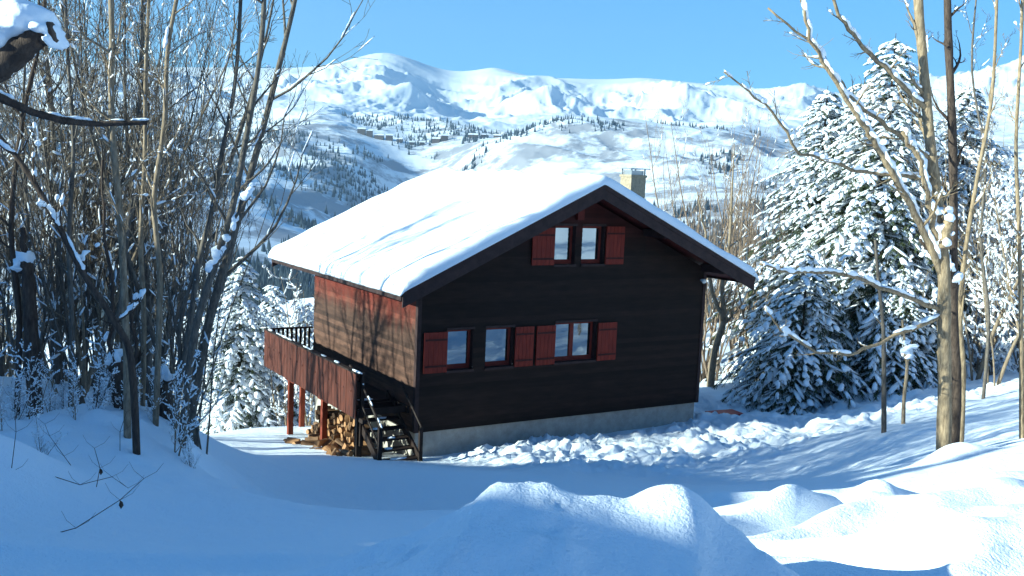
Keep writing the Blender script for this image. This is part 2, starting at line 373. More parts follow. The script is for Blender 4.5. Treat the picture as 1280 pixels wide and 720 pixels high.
for u, v in sky_[::3]: mpt(u, v + 60, 9500)
mt_tps = TPS(mp_, mz_, 1e-4)
au = np.concatenate([np.linspace(-1.15, -.56, 60), np.linspace(-.555, .555, 760), np.linspace(.56, 1.15, 60)])
ad = np.concatenate([np.exp(np.linspace(math.log(150), math.log(1400), 60)), np.exp(np.linspace(math.log(1415), math.log(9500), 430))])
A, D = np.meshgrid(au, ad)
def mountain_z(x, d):
    a = x / d
    e = mt_tps(a * K, np.log(d))
    wx = x + 260 * fbm(x / 900, d / 900, 3, 71); wy = d + 260 * fbm(x / 900 + 9, d / 900, 3, 72)
    r = ridged(wx / 1500, wy / 1500, 8, 51, .55) - .42
    r2 = (ridged(wx / 620, wy / 620, 6, 57, .52) - .42) * (1 + .9 * np.exp(-((np.log(d) - math.log(2300)) / .3) ** 2))
    sk = (1 - .93 * sst(d, 6300, 6950)) * (1 + 1.1 * np.exp(-((np.log(d) - math.log(5800)) / .15) ** 2)) * (1 - .85 * np.exp(-((np.log(d) - math.log(7000)) / .085) ** 2))
    kn = 1 - .6 * np.exp(-((np.log(d) - math.log(3250)) / .13) ** 2)
    amp = sst(d, 500, 1600) * sk * kn
    return e * d + amp * (r * .034 * d ** .93 * 1.8 + r2 * .013 * d ** .95 * 1.5 * (1 - .75 * sst(d, 3600, 4600))) * sst(d, 900, 2500)
MX = A * D; MZ = mountain_z(MX, D)
MZ = MZ - 4 * (D < 260)
ny, nx = A.shape; idx = np.arange(nx * ny).reshape(ny, nx)
T = np.stack([idx[:-1, :-1], idx[:-1, 1:], idx[1:, 1:], idx[1:, :-1]], -1).reshape(-1, 4)
mm, t, b = mat('mountain_snow', (.85, .87, .9), .85, .1)
geo = N(t, 'NewGeometry'); sx = N(t, 'SeparateXYZ'); t.links.new(geo.outputs['Normal'], sx.inputs[0])
pos = N(t, 'SeparateXYZ'); t.links.new(geo.outputs['Position'], pos.inputs[0])
v = coords(t)
nz = noise(t, v, .02, 6, .65)
ad1 = N(t, 'Math', operation='MULTIPLY_ADD'); ad1.inputs[1].default_value = .5; t.links.new(nz, ad1.inputs[0]); t.links.new(sx.outputs['Z'], ad1.inputs[2])
rock = ramp(t, ad1.outputs[0], [(.78, (.34, .34, .38)), (.88, (.85, .87, .9))])
n3 = noise(t, v, .0055, 8, .68)
low = N(t, 'MapRange'); low.inputs['From Min'].default_value = 130; low.inputs['From Max'].default_value = 300; low.inputs['To Min'].default_value = .0; low.inputs['To Max'].default_value = .35; t.links.new(pos.outputs['Z'], low.inputs[0])
ad2 = N(t, 'Math', operation='ADD'); t.links.new(n3, ad2.inputs[0]); t.links.new(low.outputs[0], ad2.inputs[1])
scrub = ramp(t, ad2.outputs[0], [(.45, (.42, .41, .43)), (.53, (1, 1, 1))])
mul = N(t, 'Mix', data_type='RGBA', blend_type='MULTIPLY'); mul.inputs[0].default_value = 1
t.links.new(rock, mul.inputs[6]); t.links.new(scrub, mul.inputs[7]); t.links.new(mul.outputs[2], b.inputs['Base Color'])
mo = link('mountains', np_mesh('mountains', np.stack([MX, D, MZ], -1).reshape(-1, 3), T), mm); tag(mo, kind='structure')

# far forest on the valley sides: one mass of small spruces
rs = np.random.RandomState(4)
n = 90000
fa = rs.uniform(-.60, .62, n); fd = np.exp(rs.uniform(math.log(600), math.log(4000), n)); fx = fa * fd
fz = mountain_z(fx, fd)
msk = fbm(fx / 260, fd / 330, 4, 81, .6) + .12 * (rs.rand(n) - .5)
shade_side = (mountain_z(fx + 25, fd) - mountain_z(fx - 25, fd)) / 50
thr = np.where(fa * 1 < -.02, -.03, .14)
keep = (msk > thr) & (fz < 190) & (~((fd > 2750) & (fd < 3400) & (fa > -.03) & (msk < .3)))
fx, fd, fz = fx[keep][:42000], fd[keep][:42000], fz[keep][:42000]
n = len(fx); hh = 6 + 15 * rs.rand(n) ** 1.6; rr = hh * rs.uniform(.16, .24, n)
ang = np.arange(5) / 5 * 2 * np.pi
ring = np.stack([fx[:, None] + rr[:, None] * np.cos(ang), fd[:, None] + rr[:, None] * np.sin(ang), np.repeat((fz - 1)[:, None], 5, 1)], -1)
tip = np.stack([fx, fd, fz + hh], -1)[:, None]
V = np.concatenate([ring, tip], 1).reshape(-1, 3)
T5 = np.array([(i, (i + 1) % 5, 5) for i in range(5)]); T = (T5[None] + (np.arange(n) * 6)[:, None, None]).reshape(-1, 3)
fo = link('far_forest', np_mesh('far_forest', V, T, False), M['farneedles'])
tag(fo, 'distant dark forest covering the valley sides below the mountains', 'forest', kind='stuff')

# resort village on the bench
VL = ['leftmost apartment block of the distant village below the peaks', 'second distant village block from the left, taller than its left neighbour', 'wide low block, third from the left in the distant village', 'fourth distant village block from the left, tall again',
      'small fifth block from the left in the distant village', 'small distant chalet left of the tall pair in mid village', 'long left half of the tall pair in the middle of the distant village', 'tall right half of the pair in the middle of the distant village', 'long low block starting the right end of the distant village',
      'small block second from the right end of the distant village', 'rightmost low block of the distant village', 'lowest tiny block just right of the left village cluster']
vw = wood('village_wall', (.06, .045, .04), (.11, .08, .065))
for i, (u, v, wd, hg, pos_) in enumerate([(452, 163, 34, 24, 'furthest left, stepped tower'), (462, 163, 26, 30, ''), (474, 163, 40, 20, ''), (487, 163, 30, 26, ''), (500, 164, 24, 15, ''), (528, 164, 22, 13, ''), (546, 163, 34, 20, ''), (556, 163, 30, 26, ''), (592, 164, 40, 16, ''), (606, 164, 28, 13, ''), (622, 166, 30, 12, ''), (515, 163, 20, 12, '')]):
    p = PT(u, v, 3330); z = float(mountain_z(np.array([p.x]), np.array([p.y]))[0])
    o = empty('apartment_block', (p.x, p.y, z), .2 * math.sin(i * 3))
    mbx = MB(); wd *= .75; hg *= .62; mbx.box(-wd / 2, wd / 2, -8, 8, -8, hg); mbx.build('wall', vw, o)
    r_ = MB(); r_.add([(-wd / 2 - 1.5, -9.5, hg), (wd / 2 + 1.5, -9.5, hg), (wd / 2 + 1.5, 9.5, hg), (-wd / 2 - 1.5, 9.5, hg), (-wd / 2 - 1.5, 0, hg + 5), (wd / 2 + 1.5, 0, hg + 5)], [(0, 1, 5, 4), (2, 3, 4, 5), (0, 4, 3), (1, 2, 5), (0, 3, 2, 1)]); r_.build('roof', M['roofsnow'], o)
    tag(o, VL[i], 'building', 'resort village buildings')

# ------------------------------------------------------------------ chalet
W, L = 10.5, 7.87
RX, ZR, TL, TR = 5.2565, 7.70, .472, .447
OL, OR_, GF, GB = 1.04, 1.065, 1.175, 1.42
def zroof(X): return ZR - (TL * (RX - X) if X < RX else TR * (X - RX))
ch = empty('chalet', H0, YAW)
tag(ch, 'dark brown wooden chalet with red shutters and deep snow on its gabled roof', 'house')
HF = .59
openings = [(.93, 1.78, 2.30, 3.45), (2.20, 3.13, 2.30, 3.45), (4.60, 6.12, 2.30, 3.50), (4.42, 5.18, 5.27, 6.42), (5.42, 6.25, 5.27, 6.42)]
zc = [HF]
while zc[-1] < 7.6: zc.append(zc[-1] + .145)
cuts = sorted(set([round(z, 3) for z in zc] + [o[2] for o in openings] + [o[3] for o in openings]))
def uproof(X): return zroof(X) - .30
def gable_wall(y_face, sgn, ops):
    mb_ = MB()
    for z0, z1 in zip(cuts[:-1], cuts[1:]):
        if z1 - z0 < .004: continue
        zt = ZR - .30
        if z0 >= zt: break
        def xr(z):
            a = max(0, RX - (zt - z) / TL); b_ = min(W, RX + (zt - z) / TR); return a, b_
        a0, b0 = xr(z0); a1, b1 = xr(min(z1, zt))
        # lap offset
        base = HF + math.floor((z0 - HF + 1e-4) / .145) * .145
        o0 = .016 * (1 - (z0 - base) / .145); o1 = .016 * (1 - (z1 - base) / .145)
        zm = (z0 + z1) / 2
        cutx = sorted([(o[0], o[1]) for o in ops if o[2] < zm < o[3]])
        xs = []; cur = None; start = (a0, a1)
        for l, r in cutx: xs.append((start, (l, l))); start = (r, r)
        xs.append((start, (b0, b1)))
        for (s0, s1), (e0, e1) in xs:
            ya, yb = y_face + sgn * o0, y_face + sgn * max(o1, 0)
            z1c = min(z1, zt)
            vs_ = [(s0, ya, z0), (e0, ya, z0), (e1, yb, z1c), (s1, yb, z1c), (s0, y_face - sgn * .004, z0), (e0, y_face - sgn * .004, z0)]
            mb_.add(vs_, [(0, 1, 2, 3), (4, 5, 1, 0)])
    return mb_
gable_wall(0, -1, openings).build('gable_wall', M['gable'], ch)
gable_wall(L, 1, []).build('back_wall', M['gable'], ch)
# reveals of the window openings
for k, (x0, x1, z0, z1) in enumerate(openings):
    f = MB(); dpt = .30
    f.add([(x0, -.0, z0), (x1, 0, z0), (x1, 0, z1), (x0, 0, z1), (x0, dpt, z0), (x1, dpt, z0), (x1, dpt, z1), (x0, dpt, z1)], [(0, 4, 5, 1), (1, 5, 6, 2), (2, 6, 7, 3), (3, 7, 4, 0)])
    # outer trim
    f.box(x0 - .03, x1 + .03, -.045, -.017, z1, z1 + .07); f.box(x0 - .03, x1 + .03, -.07, -.017, z0 - .07, z0)
    wn_ = f.build('window', M['barge'], ch)
    fr = MB(); y0, y1 = .17, .23; b_ = .075
    fr.box(x0, x0 + b_, y0, y1, z0, z1); fr.box(x1 - b_, x1, y0, y1, z0, z1); fr.box(x0 + b_, x1 - b_, y0, y1, z0, z0 + .13); fr.box(x0 + b_, x1 - b_, y0, y1, z1 - b_, z1)
    pl = [(x0 + b_, x1 - b_)]
    if k == 2:
        xm = (x0 + x1) / 2 - .04; fr.box(xm - .07, xm + .07, y0 - .015, y1, z0 + .13, z1 - b_)
        pl = [(x0 + b_, xm - .07), (xm + .07, x1 - b_)]
    fr.build('frame', M['frame'], wn_)
    for a, b2 in pl:
        q = MB(); q.box(a, b2, .195, .215, z0 + .13, z1 - b_); q.build('pane', M['glass'], wn_)
def shutter(x0, x1, z0, z1):
    s_m = MB(); nb = 5; wb = (x1 - x0) / nb
    for i in range(nb): s_m.box(x0 + i * wb + .004, x0 + (i + 1) * wb - .004, -.085, -.05, z0, z1)
    s_m.box(x0 + .01, x1 - .01, -.05, -.030, z0 + .02, z1 - .02)
    o = s_m.build('shutter', M['shutter'], ch)
    h_ = MB()
    for z in (z0 + .16, z1 - .24): h_.box(x0 + .03, x1 - .03, -.105, -.0853, z, z + .055)
    h_.build('hinge_batten', M['hinge'], o)
for s in [(.18, .92, 2.27, 3.42), (3.16, 3.80, 2.27, 3.45), (3.90, 4.58, 2.27, 3.45), (6.16, 6.88, 2.27, 3.45), (3.60, 4.39, 5.26, 6.36), (6.28, 6.98, 5.26, 6.42)]: shutter(*s)
# long walls
def side_wall(x_face, sgn, ztop):
    mb_ = MB(); z = HF
    while z < ztop:
        z1 = min(z + .145, ztop)
        mb_.add([(x_face + sgn * .016, 0, z), (x_face + sgn * .016, L, z), (x_face, L, z1), (x_face, 0, z1), (x_face, 0, z), (x_face, L, z)], [(0, 3, 2, 1), (0, 1, 5, 4)]); z = z1
    return mb_
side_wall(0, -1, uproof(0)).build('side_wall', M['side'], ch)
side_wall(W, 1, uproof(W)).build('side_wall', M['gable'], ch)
cb = MB()
for x in (-.02, W - .10): cb.box(x, x + .12, -.035, .10, HF, uproof(x if x > 1 else 0))
cb.build('corner_board', M['barge'], ch)
fd_ = MB(); fd_.box(.06, W - .06, .07, L - .06, -2.6, HF); fd_.build('foundation', M['concrete'], ch)
# sill beam
# roof deck with boards
XL, XRr, YF, YB = -OL, W + OR_, -GF, L + GB
def slab(x0, x1, t0, t1, ya, yb):
    mb_ = MB(); v_ = []
    for y in (ya, yb):
        for x, tt in ((x0, t0), (x1, t0), (x1, t1), (x0, t1)): v_.append((x, y, zroof(x) + tt))
    mb_.add(v_, [(0, 1, 2, 3), (7, 6, 5, 4), (0, 4, 5, 1), (1, 5, 6, 2), (2, 6, 7, 3), (3, 7, 4, 0)]); return mb_
rf = MB()
for a, b2 in ((XL, RX), (RX, XRr)):
    s2 = slab(a, b2, -.16, -.02, YF + .06, YB - .06); rf.add(s2.v, s2.f)
roof = rf.build('roof', M['soffit'], ch)
bb = MB()
for a, b2 in ((XL, RX), (RX, XRr)):
    for ya, yb in ((YF, YF + .055), (YB - .055, YB)):
        s2 = slab(a, b2, -.42, 0, ya, yb); bb.add(s2.v, s2.f)
        s2 = slab(a, b2, -.12, .01, ya - .02 if ya < 0 else yb, ya if ya < 0 else yb + .02); bb.add(s2.v, s2.f)
bb.build('barge_board', M['barge'], roof)
fs = MB()
for x0 in (XL, XRr):
    z = zroof(x0); fs.box(x0 - .03 if x0 < 0 else x0, x0 if x0 < 0 else x0 + .03, YF + .057, YB - .057, z - .24, z - .01)
fs.build('fascia', M['barge'], roof)
for X in (.12, 2.7, RX, 7.85, W - .12):
    q = MB(); z = zroof(X) - .17; q.box(X - .09, X + .09, YF + .12, .05, z - .24, z - .02 if X != RX else z - .05); q.box(X - .09, X + .09, L - .05, YB - .12, z - .24, z - .02 if X != RX else z - .05); q.build('purlin', M['barge'], roof)
q = MB(); q.box(RX - .12, RX + .12, -.13, -.017, 6.6, 7.2); q.build('king_post', M['soffit'], roof)
# snow blanket: one closed lumpy sheet
XS = np.concatenate([np.linspace(XL - .12, XL + .25, 10), np.linspace(XL + .3, XRr - .3, 110), np.linspace(XRr - .25, XRr + .10, 10)])
YS = np.concatenate([np.linspace(YF - .07, YF + .25, 10), np.linspace(YF + .3, YB - .3, 100), np.linspace(YB - .25, YB + .07, 8)])
SX, SY = np.meshgrid(XS, YS)
zb = np.where(SX < RX, ZR - TL * (RX - SX), ZR - TR * (SX - RX))
rdg = -.055 * np.exp(-((SX - RX) / .35) ** 2) + .02
exd = np.minimum(SX - XS[0], XS[-1] - SX); eyd = np.minimum(SY - YS[0], YS[-1] - SY)
def rnd(d, r): q = np.clip(d / r, 0, 1); return np.sqrt(np.maximum(0, 1 - (1 - q) ** 2))
th = .29 + .09 * fbm(SX * .7, SY * 1.2, 3, 91) + .045 * fbm(SX * .35, SY * 3.2, 3, 93)
th = th * (.88 + .12 * sst(np.minimum(SX - XL, XRr - SX), 0, 1.5))
top = zb + rdg + .01 + th * (rnd(exd, .30) * rnd(eyd, .16)) + .0
low_e = np.where(exd < .12, -.06 * (1 - exd / .12), 0)
bot = zb + .012 + low_e
ny, nx = SX.shape; idx = np.arange(nx * ny).reshape(ny, nx)
# gentle overhang wobble
off = .05 * fbm(SX * .3 + 5, SY * 1.7, 3, 95) * (exd < .2)
V = np.concatenate([np.stack([SX + off, SY, np.maximum(top, bot + .001)], -1).reshape(-1, 3), np.stack([SX + off, SY, bot], -1).reshape(-1, 3)])
q1 = np.stack([idx[:-1, :-1], idx[:-1, 1:], idx[1:, 1:], idx[1:, :-1]], -1).reshape(-1, 4); q2 = q1[:, ::-1] + nx * ny
rim = []
def rim_(a): 
    for i in range(len(a) - 1): rim.append((a[i + 1], a[i], a[i] + nx * ny, a[i + 1] + nx * ny))
rim_(idx[0]); rim_(idx[-1][::-1]); rim_(idx[:, 0][::-1]); rim_(idx[:, -1])
link('snow_layer', np_mesh('snow_layer', V, np.concatenate([q1, q2, np.array(rim)])), M['roofsnow'], roof)
# chimney
CX, CY = 9.0, 2.2
cm = MB(); cm.box(CX - .31, CX + .31, CY - .29, CY + .29, zroof(CX) - .1, 7.95); cm.box(CX - .34, CX + .34, CY - .32, CY + .32, 7.95, 8.03)
chm = cm.build('chimney', M['chimney'], roof)
cc = MB()
for a in (-.28, .28):
    for b2 in (-.25, .25): cc.box(CX + a - .02, CX + a + .02, CY + b2 - .02, CY + b2 + .02, 8.03, 8.22)
cc.box(CX - .25, CX + .25, CY - .22, CY + .22, 8.03, 8.17); cc.box(CX - .42, CX + .42, CY - .38, CY + .38, 8.22, 8.25); cc.build('chimney_cap', M['metal'], chm)
lp = MB(); lp.tube([Vector((10.27, -.02, 4.70)), Vector((10.27, -.10, 4.70)), Vector((10.27, -.20, 4.68)), Vector((10.27, -.27, 4.67))], [.03, .05, .085, .04], 10); lp.build('lamp', M['white'], ch, True)

# balcony
BX, BY0, BY1, BZ = -1.6, .3, 8.05, 1.34
bal = MB()
nb = int((BY1 - BY0 - 1.0) / .14)
for i in range(11): bal.box(BX + i * .145, BX + i * .145 + .138, BY0 + 1.0, BY1, BZ - .04, BZ)
bal.box(BX, BX + .08, BY0, BY1, BZ - .24, BZ - .042); bal.box(-.10, -.02, BY0, BY1, BZ - .24, BZ - .042)
y = BY0 + .05
while y < BY1: bal.box(BX + .082, -.102, y, y + .08, BZ - .22, BZ - .042); y += .62
balcony = bal.build('balcony', M['darkwood'], ch)
# boards of the outer railing with small cut-outs read as dots: split boards
rl = MB(); y = BY0; rg = random.Random(3); i = 0
while y < BY1 - .05:
    w_ = .135; jz = rg.uniform(-.006, .006)
    if i % 4 == 2:
        hz = BZ + .45; s0 = .028
        rl.box(BX - .05 + jz, BX - .022 + jz, y, y + w_ - .008, BZ - .26, hz - s0); rl.box(BX - .05 + jz, BX - .022 + jz, y, y + w_ - .008, hz + s0, BZ + .98)
        rl.box(BX - .05 + jz, BX - .022 + jz, y, y + .045, hz - s0, hz + s0); rl.box(BX - .05 + jz, BX - .022 + jz, y + .085, y + w_ - .008, hz - s0, hz + s0)
    else: rl.box(BX - .05 + jz, BX - .022 + jz, y, y + w_ - .008, BZ - .26, BZ + .98)
    y += w_; i += 1
rl.box(BX - .022, BX + .02, BY0, BY1, BZ + .12, BZ + .20); rl.box(BX - .022, BX + .02, BY0, BY1, BZ + .80, BZ + .88)
rl.build('railing', M['rail'], balcony)
hr = MB(); hr.box(BX - .09, BX + .05, BY0 - .1, BY1 + .05, BZ + .982, BZ + 1.03); hr.box(BX + .052, 0, BY1 - .10, BY1 + .04, BZ + .982, BZ + 1.03); hr.build('handrail', M['darkwood'], balcony)
sn = [];
y = BY0
while y < BY1 + .1:
    l = rg.uniform(.12, .45); sn.append(((BX - .02, y, BZ + 1.045), (0, l, 0), (.06, 0, 0), (0, 0, rg.uniform(.012, .04)))); y += l * 1.3 + (rg.uniform(0, .6) if y > 5 else rg.uniform(.2, 1.2))
link('rail_snow', blobs_mesh('rail_snow', sn, 3, .1), M['treesnow'], balcony)
er = MB(); x = BX + .06
while x < -.05: er.box(x, x + .075, BY1 - .06, BY1 - .03, BZ + .02, BZ + .98); x += .155
er.box(BX, 0, BY1 - .03, BY1, BZ + .10, BZ + .16); er.build('end_railing', M['darkwood'], balcony)
for (X, Y) in ((BX + .12, .45), (BX + .12, 3.0), (BX + .12, 5.9), (-.35, 7.9)):
    q = MB(); q.box(X - .08, X + .08, Y - .08, Y + .08, -2.0, BZ - .242)
    q.box(X - .06, X + .06, Y - .42, Y + .42, BZ - .36, BZ - .243)
    q.build('post', M['post'] if Y > 1 else M['darkwood'], balcony)
# stairs down to the drive
st = MB()
for xx in (-1.42, -.22): 
    st.add([(xx - .03, -.95, -.1), (xx + .03, -.95, -.1), (xx + .03, 1.35, 1.30), (xx - .03, 1.35, 1.30), (xx - .03, -.95, .16), (xx + .03, -.95, .16), (xx + .03, 1.35, 1.54), (xx - .03, 1.35, 1.54)], [(0, 1, 2, 3), (4, 7, 6, 5), (0, 4, 5, 1), (1, 5, 6, 2), (2, 6, 7, 3), (3, 7, 4, 0)])
stairs = st.build('stairs', M['darkwood'], ch)
trs = []
for i in range(7):
    q = MB(); y = -.85 + i * .33; z = .10 + i * .20; q.box(-1.387, -.253, y, y + .29, z, z + .045); q.build('tread', M['darkwood'], stairs)
    for k in range(1): trs.append(((rg.uniform(-1.2, -.4), y + .14, z + .05), (rg.uniform(.12, .3), 0, 0), (0, .10, 0), (0, 0, .025)))
link('tread_snow', blobs_mesh('tread_snow', trs, 8), M['treesnow'], stairs)
q = MB(); q.box(-1.50, -1.40, -.95, -.85, -.2, 1.1); q.box(-1.50, -1.40, .28, .38, .3, 2.35)
q.tube([Vector((-1.45, -.95, 1.12)), Vector((-1.45, .33, 2.02)), Vector((-1.45, 1.2, 2.37))], [.045] * 3, 6); q.tube([Vector((-1.45, -.9, .55)), Vector((-1.45, .33, 1.45))], [.03] * 2, 6)
q.tube([Vector((-.25, -.95, 1.0)), Vector((-.25, .33, 1.9))], [.035] * 2, 6); q.box(-.30, -.20, -.95, -.87, -.2, 1.0)
q.build('stair_rail', M['darkwood'], stairs)
sn = [((-1.45, -.95 + 1.28 * k / 8, 1.17 + .9 * k / 8), (0, .09, .063), (.03, 0, 0), (0, -.01, .018)) for k in (0, 1, 4, 5, 8)]
link('rail_snow', blobs_mesh('rail_snow', sn, 5, .15), M['treesnow'], stairs)

# ------------------------------------------------------------------ firewood under the balcony
def log_mesh(kind, seed):
    rg = random.Random(seed); r = rg.uniform(.08, .13); l = rg.uniform(.32, .42)
    n = {0: 10, 1: 3, 2: 4}[kind]
    prof = []
    if kind == 0: prof = [(r * math.cos(2 * math.pi * i / n) * rg.uniform(.93, 1.05), r * math.sin(2 * math.pi * i / n) * rg.uniform(.93, 1.05)) for i in range(n)]
    elif kind == 1:
        prof = [(0, 0)] + [(1.5 * r * math.cos(a), 1.5 * r * math.sin(a)) for a in (0, .35, .7, 1.05, 1.4)]
    else: prof = [(r * 1.25 * math.cos(a), r * 1.25 * math.sin(a)) for a in (0, .5, 1.05, 1.6, 2.1, 2.6, 3.1)]
    mb_ = MB(); k = len(prof); v_ = [(x, -l / 2, z) for x, z in prof] + [(x * .96, l / 2, z * .96) for x, z in prof]
    mb_.add(v_, [(i, (i + 1) % k, k + (i + 1) % k, k + i) for i in range(k)])
    a = mb_.mesh('log')
    e = MB(); e.add([(x * .97, -l / 2 - .004, z * .97) for x, z in prof] + [(x * .94, l / 2 + .004, z * .94) for x, z in prof], [tuple(range(k)), tuple(range(2 * k - 1, k - 1, -1))])
    return a, e.mesh('cut_end'), 1 if kind else 0
protos = []
for s in range(7):
    a, e, sp_ = log_mesh(s % 3, s + 1)
    o = empty('firewood_log', (0, 0, 0)); link('bark', a, M['log_bark'] if s % 3 != 1 else M['log_end'], o); link('cut_end', e, M['log_end'], o); protos.append(o)
rg = random.Random(12); first = set()
def put_log(X, Y, Z, rx, ry, rz, txt='split log in the heap of firewood under the balcony'):
    k = rg.randrange(7)
    o = protos[k] if k not in first else copy_tree(protos[k]); first.add(k)
    p = HW(X, Y, Z); o.location = p; o.rotation_euler = (rx, ry, YAW + rz)
    tag(o, txt, 'log', 'firewood under the balcony')
for row in range(6):
    yy = .8
    while yy < 4.9 - row * .18:
        zg = -.10 - .12 * max(0, yy)
        if rg.random() < .93: put_log(-1.15 + rg.uniform(-.08, .08), yy, zg + .10 + row * .185 + rg.uniform(-.02, .02), rg.uniform(-.1, .1), rg.uniform(-3, 3), math.pi / 2 + rg.uniform(-.35, .35) + math.pi / 2 * (rg.random() < .12))
        yy += .205
for k in range(34):
    yy = rg.uniform(.6, 4.4); xx = rg.uniform(-2.3, -1.3)
    put_log(xx, yy, -.05 - .13 * yy + rg.uniform(0, .35) * (xx + 2.4), rg.uniform(-.5, .5), rg.uniform(-3, 3), rg.uniform(0, 3.1), 'loose log tumbled from the firewood heap under the balcony')

# red box beside the chalet
p = PT(905, 521, 34.4); rb = empty('storage_box', (p.x, p.y, p.z), .45)
q = MB()
q.box(-.55, .55, -.30, -.26, -.3, .12); q.box(-.55, .55, .26, .30, -.3, .12); q.box(-.55, -.51, -.26, .26, -.3, .12); q.box(.51, .55, -.26, .26, -.3, .12); q.box(-.51, .51, -.26, .26, -.3, -.02); q.build('body', M['redplastic'], rb)
q = MB(); q.box(-.59, .59, -.34, .34, .121, .16); q.build('lid', M['redplastic'], rb)
tag(rb, 'low red box half buried in snow beside the right corner of the chalet', 'box')

# ------------------------------------------------------------------ bare trees
class Bare:
    def __init__(s, seed): s.rg = random.Random(seed); s.tr = MB(); s.br = MB(); s.sn = []; s.tw = MB()
    def snow_on(s, pts, rad, dens, thick):
        rg = s.rg
        for i in range(len(pts) - 1):
            a, b = pts[i], pts[i + 1]; d = b - a; l = d.length
            if l < 1e-5: continue
            flat = 1 - abs(d.z) / l
            if rg.random() > dens * (flat + .15): continue
            dd = d / l; side = dd.cross(Vector((0, 0, 1)));
            if side.length < .1: continue
            side.normalize(); upv = side.cross(dd)
            if upv.z < 0: upv = -upv
            r = (rad[i] + rad[i + 1]) / 2; h = thick * rg.uniform(.5, 1.4); k = max(1, int(l / max(.12, h * 1.3)))
            for j in range(k):
                c = a + d * ((j + .5) / k) + (upv + Vector((0, 0, .25))) * (r * .75 + h * .35)
                s.sn.append((c, dd * (l / k * .75 + .01), side * (r * .9 + h * .55), upv * (h * rg.uniform(.6, 1.1))))
    def limb(s, p, d, length, r, lvl, maxl, upb=.25, wob=.16, snow=.5, dens=1.0):
        rg = s.rg; n = {0: 9, 1: 7, 2: 5}.get(lvl, 3); pts = [p.copy()]; rad = [r]; d = d.normalized()
        for i in range(n):
            d = (d + Vector((rg.gauss(0, wob), rg.gauss(0, wob), rg.gauss(0, wob) + upb * .3))).normalized()
            p = p + d * (length / n); pts.append(p.copy()); rad.append(max(r * (1 - (i + 1) / n * .85), .0035))
        mbx = s.br if lvl <= 1 else s.tw
        mbx.tube(pts, rad, 6 if lvl == 0 else (5 if lvl == 1 else 3), cap=False)
        if lvl <= 2 and snow > 0: s.snow_on(pts, rad, snow, .012 + .03 * snow if lvl else .03 + .03 * snow)
        if lvl < maxl: s.kids(pts, rad, length, lvl, maxl, upb, wob, snow, dens)
        return pts
    def kids(s, pts, rad, length, lvl, maxl, upb, wob, snow, dens, t0=.18):
        rg = s.rg
        n = max(2, int({0: 13, 1: 7, 2: 5}.get(lvl, 4) * dens))
        for k in range(n):
            t = t0 + (1 - t0) * (k + rg.random()) / n * .98; f = t * (len(pts) - 1); i = min(int(f), len(pts) - 2); q = pts[i].lerp(pts[i + 1], f - i)
            ax = (pts[i + 1] - pts[i]).normalized(); sd = ax.orthogonal().normalized(); sd = Matrix.Rotation(rg.uniform(0, 6.283), 3, ax) @ sd
            a = rg.uniform(.5, 1.05); dd = ax * math.cos(a) + sd * math.sin(a)
            s.limb(q, dd, length * rg.uniform(.28, .52) * (1.15 - .55 * t), max(rad[i] * rg.uniform(.35, .6), .004), lvl + 1, maxl, upb, wob, snow, dens)
    def trunk(s, pts, rad, n=9):
        P, Q = [], []
        for i in range(len(pts) - 1):      # Catmull-Rom
            p0, p1, p2, p3 = pts[max(i - 1, 0)], pts[i], pts[i + 1], pts[min(i + 2, len(pts) - 1)]
            for j in range(4):
                t = j / 4; P.append(.5 * ((2 * p1) + (p2 - p0) * t + (2 * p0 - 5 * p1 + 4 * p2 - p3) * t * t + (3 * p1 - p0 - 3 * p2 + p3) * t ** 3)); Q.append(rad[i] + (rad[i + 1] - rad[i]) * t)
        P.append(pts[-1]); Q.append(rad[-1])
        rg = s.rg; Q = [q * rg.uniform(.93, 1.08) for q in Q]
        s.tr.tube(P, Q, n); return P, Q
    def finish(s, name, loc, bark_m, rz=0, vox=0):
        o = empty(name, loc, rz)
        s.tr.build('trunk', bark_m, o, True)
        if s.br.f: b_ = s.br.build('branch', bark_m, o, True)
        if s.tw.f: s.tw.build('twigs', bark_m, o, True)
        if s.sn: so_ = link('snow_cover', blobs_mesh('snow_cover', [[list(x) for x in f] for f in s.sn], 1), M['treesnow'], o)
        if s.sn and vox:
            md = so_.modifiers.new('merge', 'REMESH'); md.mode = 'VOXEL'; md.voxel_size = vox; md.use_smooth_shade = True
            ms_ = so_.modifiers.new('soften', 'SMOOTH'); ms_.iterations = 3
        return o
def random_tree(seed, h, r, maxl=3, snow=.4, dens=1, lean=.08, multi=1, first=.25, upb=.35):
    T_ = Bare(seed); rg = T_.rg
    for k in range(multi):
        d = Vector((rg.gauss(0, lean) + (rg.uniform(-.25, .25) if multi > 1 else 0), rg.gauss(0, lean) + (rg.uniform(-.25, .25) if multi > 1 else 0), 1)).normalized()
        hk = h * (1 if k == 0 else rg.uniform(.6, .95)); rk = r * (1 if k == 0 else rg.uniform(.5, .8)); p = Vector((rg.uniform(-.15, .15) * (k > 0), rg.uniform(-.15, .15) * (k > 0), -.4)); pts = [p]; rad = [rk * 1.2]
        for i in range(8):
            d = (d + Vector((rg.gauss(0, .05), rg.gauss(0, .05), .06))).normalized(); p = p + d * (hk / 8); pts.append(p); rad.append(rk * (1 - .88 * ((i + 1) / 8) ** .9))
        P, Q = T_.trunk(pts, rad, 7)
        T_.kids(P, Q, hk * .62, 0, maxl, upb, .13, snow, dens / (1 if multi == 1 else 1.5), first)
    return T_

